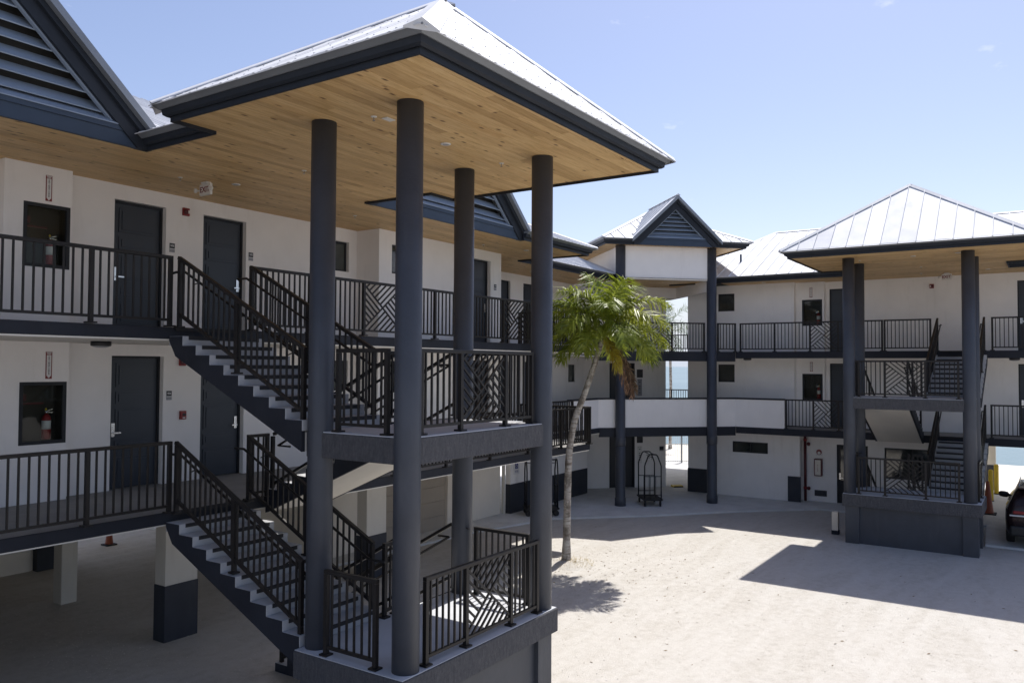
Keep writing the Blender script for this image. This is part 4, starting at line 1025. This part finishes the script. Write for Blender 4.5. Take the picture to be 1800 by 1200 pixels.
for px, py in ((18.12, 10.42),):
    vs = []; fs = []
    for i in range(34):
        a = i*2*math.pi/34
        vs.append((px+(.85+.12*math.sin(3*a))*math.cos(a), py+(.85+.1*math.cos(2*a))*math.sin(a), -.01))
    for i in range(34):
        a = i*2*math.pi/34; vs.append((px+.35*math.cos(a), py+.35*math.sin(a), .07+.015*math.sin(5*a)))
    vs.append((px, py, .10))
    for i in range(34):
        j = (i+1) % 34; fs += [(i, j, 34+j, 34+i), (34+i, 34+j, 68)]
    tag(mesh('soil_mound', None, 'coral_gravel', vs, fs, smooth=True), None, kind='structure')
    vs = []; fs = []
    for i in range(420):
        a = rdir+random.gauss(-.2, .9) if i % 4 else random.uniform(0, 6.28); r_ = random.uniform(.10, .75); b_ = Vector((px+r_*math.cos(a), py+r_*math.sin(a), .10-.10*r_))
        d = Vector((random.gauss(0, .5), random.gauss(0, .5), random.uniform(.3, 1.0))).normalized()*random.uniform(.03, .11); w = Vector((-d.y, d.x, 0)).normalized()*.004
        k = len(vs); vs += [b_-w, b_+w, b_+d]; fs.append((k, k+1, k+2))
    tag(mesh('dry_grass', None, 'dry_grass', vs, fs), 'dry yellow grass tufts around the foot of the palm', 'grass', kind='stuff')
far = fw*1.0
def at(px, py, d):                                            # point on the sight line, only used to place far things on the plan
    return Vector((0, 0, HC))+fw*d+rt2*((px-900)/1412.82*d)+up2*((600-py)/1412.82*d)
fp = at(1178, 590, 50.0)
palm([(fp.x+.2, fp.y+.1, -.2), (fp.x+.1, fp.y, fp.z*.4), (fp.x, fp.y, fp.z*.8), (fp.x-.1, fp.y+.1, fp.z)], 'distant palm on the beach seen through the elevator corner gap', 14, 2.0, .6, 8, 'palm_far', n=34)

# ================================================================== LUGGAGE CARTS
def cart(cx, cy, rot, label):
    fr = Frame((cx, cy), (math.cos(rot), math.sin(rot)), (-math.sin(rot), math.cos(rot)))
    t = thing('luggage_cart', label, 'luggage cart', fr(0, 0, .06), 'birdcage luggage carts')
    z = .06; a, b_ = .52, .30; H = 1.86
    box(fr, 'deck', t, 'black_rubber', -a-.06, a+.06, -b_-.06, b_+.06, z+.235, z+.275, .012)
    box(fr, 'deck_frame', t, 'black_metal', -a-.03, a+.03, -b_-.03, b_+.03, z+.205, z+.234)
    for x in (-a+.05, a-.05):
        for y in (-b_+.02, b_-.02):
            w = lathe('wheel', t, 'black_rubber', fr(x, y-.025, z+.10), [(.06, 0), (.10, .004), (.10, .046), (.06, .05)], 18, axis=fr.V)
            box(fr, 'caster', w, 'black_metal', x-.02, x+.02, y-.034, y-.026, z+.09, z+.205); box(fr, 'caster', w, 'black_metal', x-.02, x+.02, y+.026, y+.034, z+.09, z+.205)
    for x in (-a, a):
        pts = [fr(x, -b_, z+.27), fr(x, -b_, z+1.44), fr(x, -b_+.02, z+1.52), fr(x, -b_+.13, z+1.80), fr(x, -b_+.17, z+H-.01), fr(x, -b_+.22, z+H), fr(x, b_-.22, z+H), fr(x, b_-.17, z+H-.01), fr(x, b_-.13, z+1.80), fr(x, b_-.02, z+1.52), fr(x, b_, z+1.44), fr(x, b_, z+.27)]
        tube('hoop', t, 'black_metal', pts, .024, 8)
        for zz in (.42, 1.08 if x < 0 else .98): tube('cross_bar', t, 'black_metal', [fr(x, -b_, z+zz), fr(x, b_, z+zz)], .014, 6)
        for y in (-.1, .1): tube('cage_bar', t, 'black_metal', [fr(x, y, z+.27), fr(x, y, z+(1.08 if x < 0 else .98))], .011, 6)
    for y in (-.08, .08): tube('top_bar', t, 'black_metal', [fr(-a, y, z+H-.012), fr(a, y, z+H-.012)], .015, 6)
    tube('hanging_bar', t, 'black_metal', [fr(-a, 0, z+H-.12), fr(a, 0, z+H-.12)], .012, 6)
    for x in (-.3, .05, .3): tube('hook', t, 'black_metal', [fr(x, 0, z+H-.13), fr(x, 0, z+H-.19), fr(x+.02, 0, z+H-.21), fr(x+.03, 0, z+H-.18)], .005, 5)
cart(27.30, 12.20, math.radians(37), 'black birdcage luggage cart in the elevator lobby between the columns')
cart(23.25, 14.35, math.radians(-50), 'black birdcage luggage cart half hidden behind a near stair tower column')

# ================================================================== CAR
def car(x0, y0, label):
    z0 = .06; t = thing('parked_car', label, 'car', (x0+2.3, y0, z0))
    # stations along the length: x, half width at sill / belt / roof, z sill, belt, roof
    st = [(0.00, .72, .80, .74, .52, .98, 1.02), (.06, .84, .88, .70, .42, 1.04, 1.30), (.22, .90, .93, .66, .34, 1.06, 1.58), (.55, .93, .945, .63, .30, 1.06, 1.66), (1.4, .93, .945, .63, .28, 1.03, 1.69), (2.3, .93, .945, .62, .28, 1.00, 1.67), (2.75, .93, .94, .63, .28, .99, 1.56), (3.25, .93, .93, .72, .29, .98, 1.16), (3.5, .92, .92, .84, .30, .96, 1.02), (4.1, .90, .88, .78, .33, .88, .92), (4.45, .84, .80, .66, .38, .74, .80), (4.58, .70, .66, .5, .45, .62, .66)]
    vs = []; fs = []; ring = []
    for (x, ws, wb_, wr, zs, zb_, zr) in st:
        pts = [(ws*.92, zs), (ws, zs+.12), (wb_, (zs+zb_)/2+.06), (wb_-.01, zb_-.03), (wb_-.035, zb_), (wr+.03, zr-.06), (wr-.05, zr), (0, zr+.02)]
        half = [(x0+x, y0+a, z0+h) for a, h in pts]; oth = [(x0+x, y0-a, z0+h) for a, h in pts[:-1]][::-1]
        ring.append(len(vs)); vs += half+oth
    m_ = 15
    for i in range(len(st)-1):
        for k in range(m_-1): fs.append((ring[i]+k, ring[i+1]+k, ring[i+1]+k+1, ring[i]+k+1))
        fs.append((ring[i]+m_-1, ring[i+1]+m_-1, ring[i+1], ring[i]))
    fs.append(tuple(range(m_))); fs.append(tuple(range(ring[-1], ring[-1]+m_))[::-1])
    mesh('body', t, 'car_paint', vs, fs, smooth=True, fix=True)
    for s in (-1, 1):
        # side windows follow the tumblehome
        for xa, xb, xt0, xt1 in ((.62, 1.32, .78, 1.30), (1.40, 2.22, 1.40, 2.20), (2.30, 3.10, 2.28, 2.72)):
            g_ = lambda x, f: (x0+x, y0+s*(.925-.265*f+.012), z0+1.06+.47*f)
            mesh('side_window', t, 'car_glass', [g_(xa, 0), g_(xb, -.05), g_(xt1, .92), g_(xt0, .92)], [(0, 1, 2, 3)])
        for x in (1.02, 3.72):
            w = lathe('wheel', t, 'black_rubber', (x0+x, y0+s*.72 if s > 0 else y0-.94, z0+.35), [(.22, 0), (.33, .0), (.352, .03), (.352, .19), (.33, .22), (.22, .22)], 26, axis=(0, 1, 0))
            lathe('rim', w, 'chrome', (x0+x, y0+s*.935-.005, z0+.35), [(.21, -.004), (.21, .012), (.05, .015)], 20, axis=(0, 1, 0))
        box(FW, 'tail_light', t, 'tail_red', x0-.015, x0+.14, y0+s*.60-.14, y0+s*.60+.14, z0+.95, z0+1.04, .025)
        box(FW, 'lamp_strip', t, 'sign_white', x0-.022, x0+.10, y0+s*.62-.20, y0+s*.62+.20, z0+.885, z0+.925, .012)
        box(FW, 'reflector', t, 'tail_red', x0-.012, x0+.02, y0+s*.64-.09, y0+s*.64+.09, z0+.50, z0+.56)
        lathe('mirror', t, 'car_trim', (x0+2.75, y0+s*.84, z0+1.10), [(.03, 0), (.035, .08), (.085, .13), (.095, .22), (.085, .32), (.04, .37)], 14, axis=(0, s, .10))
        tube('roof_rail', t, 'chrome', [(x0+.55, y0+s*.60, z0+1.66), (x0+.7, y0+s*.60, z0+1.735), (x0+2.1, y0+s*.60, z0+1.745), (x0+2.4, y0+s*.60, z0+1.67)], .018, 8)
    mesh('rear_window', t, 'car_glass', [(x0+.045, y0-.66, z0+1.10), (x0+.045, y0+.66, z0+1.10), (x0+.235, y0+.60, z0+1.56), (x0+.235, y0-.60, z0+1.56)], [(0, 1, 2, 3)])
    box(FW, 'spoiler', t, 'car_paint', x0+.10, x0+.5, y0-.62, y0+.62, z0+1.64, z0+1.68, .012)
    box(FW, 'bumper', t, 'car_trim', x0-.05, x0+.25, y0-.82, y0+.82, z0+.34, z0+.62, .05)
    box(FW, 'chrome_strip', t, 'chrome', x0-.028, x0+.0, y0-.40, y0+.40, z0+.88, z0+.91)
    box(FW, 'number_plate', t, 'sign_white', x0-.03, x0-.01, y0-.15, y0+.15, z0+.70, z0+.82)
car(26.62, .18, 'dark maroon sport utility car parked under the right wing, cut by the frame')

# ================================================================== SMALL STREET THINGS
def cone(x, y, z, h, label):
    t = thing('traffic_cone', label, 'traffic cone', (x, y, z), 'orange traffic cones')
    box(FW, 'cone_base', t, 'black_rubber', x-.2*h/.9, x+.2*h/.9, y-.2*h/.9, y+.2*h/.9, z, z+.04, .01)
    k = .145*h/.9
    lathe('cone_body', t, 'cone_orange', (x, y, z+.04), [(k, 0), (k*.93, .03), (k*.28, h-.06), (k*.22, h-.04)], 20)
cone(12.6, 22.0, 0, .7, 'small orange traffic cone beneath the left wing'); cone(32.35, 1.84, .06, 1.12, 'tall orange traffic cone beside the yellow bollards at right')
for x, y, lb in ((35.5, 1.92, 'nearer yellow steel bollard right of the far stair tower'), (37.6, 1.84, 'farther yellow steel bollard right of the far stair tower')):
    t = thing('bollard', lb, 'bollard', (x, y, .06), 'yellow bollards'); lathe('post', t, 'yellow_paint', (x, y, .06), [(.085, 0), (.085, 1.12), (.07, 1.17), (.03, 1.19)], 18); lathe('collar', t, 'black_rubber', (x, y, .06), [(.10, 0), (.10, .03)], 18)
t = thing('stub_post', 'short cream post standing on the gravel left of the far stair pedestal', 'post', (26.05, 5.5, 0)); box(FW, 'post', t, 'stucco_cream', 25.95, 26.15, 5.42, 5.60, .12, .68, .01); box(FW, 'post_base', t, 'charcoal', 25.94, 26.16, 5.41, 5.61, -.05, .119)
t = thing('wheel_stop', 'yellow rubber wedge lying on the elevator lobby floor', 'wedge', (31.94, 13.04, .06)); prism(Frame((31.94, 13.04), (R2, -R2), (R2, R2)), 'wedge', t, 'yellow_paint', [(-.17, .061), (.17, .061), (.12, .14), (-.12, .12)], -.22, .22); box(Frame((31.94, 13.04), (R2, -R2), (R2, R2)), 'wedge_strip', t, 'black_rubber', -.2, .2, -.19, -.172, .061, .10)
# seaward fence
FF = Frame((38.6, 18.2), (2.6, -3.9), (3.9, 2.6))
t = thing('picket_fence', 'white metal picket fence and gate beyond the elevator lobby', 'fence', FF(0, 0, 0))
for zz in (.12, 1.0, 1.55): box(FF, 'rail', t, 'fence_white', 0, 5.2, -.02, .02, zz, zz+.04)
for i in range(45): box(FF, 'picket', t, 'fence_white', .03+i*.115, .045+i*.115, -.012, .012, .05, 1.7)
for u in (0, 2.55, 5.2): box(FF, 'post', t, 'drip_gray', u-.04, u+.04, -.04, .04, -.1, 1.8)

# ================================================================== FIRE SAFETY, SIGNS, LAMPS
def extinguisher(fr, u, v, z, label, h=.42):
    t = thing('fire_extinguisher', label, 'fire extinguisher', fr(u, v, z), 'fire extinguishers in wall niches')
    lathe('cylinder', t, 'red_paint', fr(u, v, z), [(.06, 0), (.068, .012), (.068, h*.80), (.055, h*.90), (.026, h*.97), (.022, h)], 20)
    lathe('valve', t, 'chrome', fr(u, v, z+h), [(.02, 0), (.022, .03), (.014, .045)], 12)
    bar('lever', t, 'chrome', fr(u-.02, v, z+h+.035), fr(u+.09, v-.01, z+h+.07), .016, .008); bar('lever', t, 'chrome', fr(u-.02, v, z+h+.02), fr(u+.095, v-.01, z+h+.015), .016, .008)
    lathe('pin_seal', t, 'yellow_paint', fr(u-.01, v, z+h+.05), [(.012, 0), (.015, .02), (.006, .04)], 8)
    tube('hose', t, 'black_rubber', [fr(u+.02, v, z+h+.03), fr(u+.075, v, z+h), fr(u+.095, v, z+h-.1), fr(u+.085, v, z+h-.22)], .010, 6)
    d = -fr.V
    lathe('paper_label', t, 'sign_white', fr(u, v, z+h*.40), [(.0688, 0), (.0688, h*.33)], 20)
extinguisher(FW, 6.72, 13.66, ZU+1.05, 'red fire extinguisher in the top floor niche of the left wing'); extinguisher(FW, 6.72, 13.66, ZM+.99, 'red fire extinguisher in the middle floor niche of the left wing')
extinguisher(FB, 7.22, 31.5, ZU+1.06, 'red fire extinguisher in the top floor niche of the right wing'); extinguisher(FB, 7.22, 31.5, ZM+1.06, 'red fire extinguisher in the middle floor niche of the right wing')
for z0, zt, lb in ((ZU, ZU+2.0, 'top'), (ZM, ZM+1.9, 'middle')):
    t = thing('niche_bracket', 'red bar and bell fitted inside the %s floor niche of the left wing' % lb, 'bracket', FW(6.4, 13.78, zt-.3))
    box(FW, 'bar', t, 'dark_red', 6.30, 6.72, 13.765, 13.79, zt-.34, zt-.31); box(FW, 'bell', t, 'dark_red', 6.31, 6.44, 13.74, 13.79, zt-.28, zt-.17, .02)
def ext_sign(fr, u, v, z0, z1, label, w=.10):
    t = thing('extinguisher_sign', label, 'sign', fr(u, v, z0), 'fire extinguisher arrow signs')
    box(fr, 'sign_plate', t, 'sign_red', u-w/2, u+w/2, v-.006, v-.001, z0, z1)
    H = z1-z0; fl = -1 if fr.U.cross(fr.V).z < 0 else 1
    vs = [fr(u-w*.36, v-.008, z0+H*.12), fr(u, v-.008, z0+H*.02), fr(u+w*.36, v-.008, z0+H*.12), fr(u+w*.36, v-.008, z0+H*.87), fr(u-w*.36, v-.008, z0+H*.87)]
    mesh('sign_field', t, 'sign_white', vs, [(0, 1, 2, 3, 4)])
    mesh('sign_band', t, 'sign_white', [fr(u-w*.42, v-.008, z0+H*.955), fr(u+w*.42, v-.008, z0+H*.955), fr(u+w*.42, v-.008, z0+H*.985), fr(u-w*.42, v-.008, z0+H*.985)], [(0, 1, 2, 3)])
    ux = fr.U*fl
    text('lettering', t, 'sign_white', 'FIRE', w*.36, fr(u, v-.0095, z0+H*.913), ux, (0, 0, 1), bold=.0008)
    text('lettering', t, 'sign_black', '\n'.join('EXTINGUISHER'), H*.066, fr(u, v-.0095, z0+H*.495), ux, (0, 0, 1), spacing=.86, bold=.0009)
ext_sign(FW, 6.60, 13.5, 7.71, 8.13, 'tall red and white arrow sign above the top niche of the left wing'); ext_sign(FW, 6.66, 13.5, 4.83, 5.27, 'tall red and white arrow sign above the middle niche of the left wing')
ext_sign(FB, 7.45, 31.35, 7.70, 8.08, 'tall red and white arrow sign above the top niche of the right wing'); ext_sign(FB, 7.45, 31.35, 4.92, 5.28, 'tall red and white arrow sign above the middle niche of the right wing')
def strobe(fr, u, v, z, label):
    t = thing('fire_alarm', label, 'fire alarm', fr(u, v, z), 'red fire alarm strobes')
    box(fr, 'back_box', t, 'red_paint', u-.07, u+.07, v-.045, v-.001, z-.075, z+.075, .01)
    lathe('horn', t, 'dark_red', fr(u-.02, v-.046, z), [(.05, 0), (.045, .02), (.02, .022)], 14, axis=-fr.V)
    box(fr, 'lens', t, 'white_plastic', u+.02, u+.055, v-.075, v-.046, z-.03, z+.03, .008)
strobe(FW, 9.26, 13.76, 7.99, 'red fire alarm strobe between the two top floor doors of the left wing'); strobe(FW, 9.24, 13.76, 5.12, 'red fire alarm strobe partly behind the upper stair flight')
strobe(FB, 3.42, 31.6, 7.94, 'red fire alarm strobe high on the right wing wall behind the far stairs')
t = thing('pull_station', 'red fire alarm pull station between the middle floor doors of the left wing', 'fire alarm', (9.26, 13.76, 4.11)); box(FW, 'box', t, 'red_paint', 9.20, 9.32, 13.70, 13.759, 4.03, 4.19, .008); box(FW, 'handle', t, 'sign_black', 9.235, 9.30, 13.69, 13.699, 4.10, 4.14); box(FW, 'label_plate', t, 'sign_white', 9.235, 9.29, 13.692, 13.699, 4.05, 4.07)
def room_sign(fr, u, v, z, num, label):
    fl = -1 if fr.U.cross(fr.V).z < 0 else 1
    t = thing('room_sign', label, 'sign', fr(u, v, z), 'room number plates')
    box(fr, 'plate', t, 'sign_gray', u-.055, u+.055, v-.008, v-.001, z-.085, z+.085); box(fr, 'number_field', t, 'sign_black', u-.053, u+.053, v-.011, v-.009, z-.01, z+.083); box(fr, 'white_line', t, 'sign_white', u-.053, u+.053, v-.0105, v-.009, z-.026, z-.014)
    text('number', t, 'sign_white', num, .055, fr(u, v-.0125, z+.037), fr.U*fl, (0, 0, 1), bold=.0008)
room_sign(FW, 8.99, 13.76, 7.27, '506', 'dark room number plate right of the first top floor door'); room_sign(FW, 10.79, 13.76, 7.31, '505', 'dark room number plate right of the second top floor door')
room_sign(FW, 8.98, 13.76, 4.49, '406', 'dark room number plate right of the first middle floor door'); room_sign(FW, 18.60, 13.04, 7.29, '504', 'dark room number plate near the projecting wall end of the left wing')
def exit_sign(x, y, z, ang, label):
    fr = Frame((x, y), (math.cos(ang), math.sin(ang)), (-math.sin(ang), math.cos(ang)))     # faces -v
    t = thing('exit_sign', label, 'exit sign', fr(0, 0, z), 'ceiling exit signs')
    box(fr, 'housing', t, 'white_plastic', -.155, .155, -.025, .025, z-.235, z-.035, .01); box(fr, 'canopy', t, 'white_plastic', -.08, .08, -.05, .05, z-.034, z-.001, .008)
    text('lettering', t, 'sign_red', 'EXIT', .135, fr(0, -.027, z-.14), fr.U, (0, 0, 1), bold=.003)
    for s in (-1, 1):
        h_ = lathe('lamp_head', t, 'white_plastic', fr(s*.20, -.03, z-.14), [(.02, 0), (.042, .02), (.042, .05), (.03, .055)], 14, axis=-fr.V+fr.U*s*.5); tube('arm', h_, 'white_plastic', [fr(s*.15, 0, z-.14), fr(s*.20, -.03, z-.14)], .012, 6)
exit_sign(8.68, 12.31, ZC, math.radians(-90), 'white EXIT sign hanging from the left wing walkway ceiling'); exit_sign(30.6, 2.86, ZC, math.radians(-100), 'white EXIT sign hanging from the right wing walkway ceiling')
def downlight(x, y, z, label):
    t = thing('downlight', label, 'ceiling light', (x, y, z), 'round recessed ceiling lights'); lathe('trim', t, 'white_plastic', (x, y, z-.012), [(.062, 0), (.075, .004), (.075, .012)], 22); lathe('lens', t, 'lamp_lens', (x, y, z-.014), [(.045, 0), (.05, .003)], 18)
for x, y, lb in ((9.05, 7.23, 'centre of the near stair tower ceiling'), (9.08, 12.01, 'left wing walkway ceiling beside the EXIT sign'), (18.69, 12.05, 'left wing ceiling near the projecting roof corner'), (25.5, 3.23, 'centre of the far stair tower ceiling'), (25.38, 2.09, 'far stair tower ceiling by its right column'), (30.13, 1.64, 'right wing walkway ceiling right of the far stairs'), (30.6, 9.0, 'right wing walkway ceiling above the small window')):
    downlight(x, y, ZC, 'round white recessed light, '+lb)
def sprinkler(x, y, z, label):
    t = thing('sprinkler', label, 'sprinkler', (x, y, z), 'white fire sprinklers'); lathe('flange', t, 'white_plastic', (x, y, z-.010), [(.03, 0), (.04, .004), (.04, .010)], 16); lathe('head', t, 'chrome', (x, y, z-.055), [(.018, 0), (.018, .004), (.006, .006), (.006, .045)], 12)
for x, y, lb in ((7.54, 7.21, 'near stair tower ceiling, left of its front column'), (10.40, 7.18, 'near stair tower ceiling, between the right columns'), (9.04, 10.2, 'ceiling where the near stair tower joins the walkway'), (12.39, 12.37, 'left wing walkway ceiling above the small window'), (8.22, 12.38, 'left wing walkway ceiling left of the EXIT sign'), (17.21, 12.45, 'left wing walkway ceiling above the farthest near door'), (22.92, 14.6, 'left wing ceiling behind the right near column'), (25.76, 4.71, 'far stair tower ceiling beside its left column'), (28.37, 3.37, 'ceiling where the far stair tower joins the walkway'), (30.34, 3.6, 'right wing walkway ceiling left of its EXIT sign')):
    sprinkler(x, y, ZC, 'small white fire sprinkler, '+lb)
t = thing('speaker_plate', 'small rectangular white plate on the near stair tower ceiling', 'plate', (7.72, 7.12, ZC)); box(FW, 'plate', t, 'white_plastic', 7.64, 7.80, 7.07, 7.17, ZC-.012, ZC-.001, .003)
def slab_lamp(x, y, z, label):
    t = thing('ceiling_lamp', label, 'ceiling lamp', (x, y, z), 'round black ceiling lamps under the top walkway'); lathe('housing', t, 'lamp_black', (x, y, z-.075), [(.14, 0), (.15, .01), (.15, .074)], 24); lathe('lens', t, 'lamp_lens', (x, y, z-.10), [(.06, 0), (.11, .012), (.13, .024)], 22)
slab_lamp(6.96, 12.5, 5.432, 'round black ceiling lamp under the top walkway of the left wing'); slab_lamp(21.54, 12.9, 5.432, 'round black ceiling lamp above the narrow window left of the palm')
slab_lamp(30.5, 9.6, 5.417, 'round black ceiling lamp above the middle window of the right wing'); slab_lamp(30.6, .95, 5.417, 'round black ceiling lamp at the right frame edge of the right wing')
# parking sign on the lobby side wall
t = thing('parking_sign', 'white parking permit sign with blue wheelchair symbol on the lobby wall', 'sign', (23.15, 15.3, 1.65))
box(FW, 'plate', t, 'sign_white', 22.98, 23.34, 15.288, 15.299, 1.36, 1.97); box(FW, 'symbol_field', t, 'sign_blue', 23.07, 23.25, 15.284, 15.287, 1.55, 1.75)
text('lettering', t, 'sign_blue', 'PARKING BY\nDISABLED\nPERMIT\nONLY', .052, FW(23.16, 15.286, 1.865), (1, 0, 0), (0, 0, 1), spacing=.8); text('lettering', t, 'sign_blue', '$250 FINE\nF.S. 318.18', .045, FW(23.16, 15.286, 1.455), (1, 0, 0), (0, 0, 1), spacing=.85)
tube('wheelchair_symbol', t, 'sign_white', [FW(23.15, 15.282, 1.725), FW(23.15, 15.282, 1.665), FW(23.19, 15.282, 1.66), FW(23.21, 15.282, 1.605)], .008, 6); tube('wheelchair_symbol', t, 'sign_white', [FW(23.145+.04*math.cos(a), 15.282, 1.625+.04*math.sin(a)) for a in (1.9, 2.5, 3.1, 3.7, 4.3, 4.9, 5.5, 6.0)], .006, 6)
# elevator lobby fittings
for z0, lb in ((.06, 'ground'), (ZM, 'middle')):
    t = thing('call_panel', 'silver elevator call panel beside the %s floor elevator door' % lb, 'call panel', FE(2.24, 4.1, z0+1.3)); box(FE, 'plate', t, 'white_plastic' if z0 < 1 else 'sign_gray', 2.14, 2.34, 4.085, 4.099, z0+1.0, z0+1.7)
    for zz in (1.12, 1.25, 1.32, 1.39, 1.56): box(FE, 'button', t, 'sign_black', 2.205, 2.275, 4.078, 4.084, z0+zz, z0+zz+.03)
    text('lettering', t, 'sign_black', 'IN CASE OF FIRE\nUSE STAIRS', .022, FE(2.24, 4.083, z0+1.65), FE.U, (0, 0, 1))
    t = thing('elevator_sign', 'dark plate above the call panel on the %s floor' % lb, 'sign', FE(2.24, 4.1, z0+1.9)); box(FE, 'plate', t, 'sign_black', 2.12, 2.38, 4.085, 4.099, z0+1.84 if z0 < 1 else z0+1.76, z0+2.1)
t = thing('lobby_sign', 'small dark sign near the elevator lobby wall edge', 'sign', FE(3.2, 4.1, 1.6)); box(FE, 'plate', t, 'sign_black', 3.12, 3.30, 4.085, 4.099, 1.60, 1.74); box(FE, 'strip', t, 'sign_gray', 3.12, 3.30, 4.085, 4.099, 1.55, 1.595)
# standpipe and fittings of the right wing
t = thing('fire_standpipe', 'dark red fire standpipe with valves on the right wing ground wall', 'pipe', (31.4, 7.72, .06))
tube('riser', t, 'dark_red', [(31.45, 7.72, 0), (31.45, 7.72, 2.62)], .05, 12); tube('branch', t, 'dark_red', [(31.45, 7.72, 2.52), (31.40, 7.5, 2.52), (31.38, 7.3, 2.50)], .035, 10)
for zz in (2.2, .55): lathe('valve', t, 'dark_red', (31.40, 7.62, zz), [(.05, 0), (.07, .03), (.07, .07), (.03, .1)], 14, axis=(-.6, -1, 0))
for zz in (2.46, 2.3, .5): lathe('coupling', t, 'red_paint', (31.45, 7.72, zz), [(.062, 0), (.066, .02), (.066, .08), (.062, .1)], 14)
t = thing('white_conduit', 'slim white conduit beside the fire standpipe', 'pipe', (31.5, 7.86, 1.0)); tube('pipe', t, 'white_plastic', [(31.55, 7.88, .95), (31.55, 7.88, 2.3)], .03, 8)
t = thing('hydrant_sign', 'square white sign with red round emblem above the extinguisher cabinet', 'sign', (31.6, 7.25, 1.88)); box(FB, 'plate', t, 'sign_white', 7.13, 7.37, 31.588, 31.599, 1.76, 2.0); lathe('emblem', t, 'sign_red', (31.587, 7.25, 1.90), [(.10, 0), (.10, .003)], 24, axis=(-1, 0, 0)); lathe('emblem', t, 'sign_white', (31.583, 7.25, 1.87), [(.055, 0), (.055, .002)], 18, axis=(-1, 0, 0))
t = thing('extinguisher_cabinet', 'tall dark red cabinet with pale glass front on the right wing wall', 'cabinet', (31.6, 7.26, 1.35)); box(FB, 'case', t, 'dark_red', 7.12, 7.40, 31.42, 31.599, 1.02, 1.66, .015); box(FB, 'front_panel', t, 'stucco_cream', 7.16, 7.36, 31.412, 31.419, 1.06, 1.62); text('lettering', t, 'sign_red', '\n'.join('FIRE'), .07, (31.408, 7.26, 1.32), (0, -1, 0), (0, 0, 1), spacing=.95)
t = thing('vent_grille', 'dark low vent grille in the right wing ground wall', 'vent', (31.6, 7.2, .35)); box(FB, 'grille', t, 'vent_dark', 6.98, 7.42, 31.585, 31.599, .26, .48)
for k in range(6): box(FB, 'louvre', t, 'vent_dark', 7.0, 7.40, 31.575, 31.584, .275+k*.033, .295+k*.033)
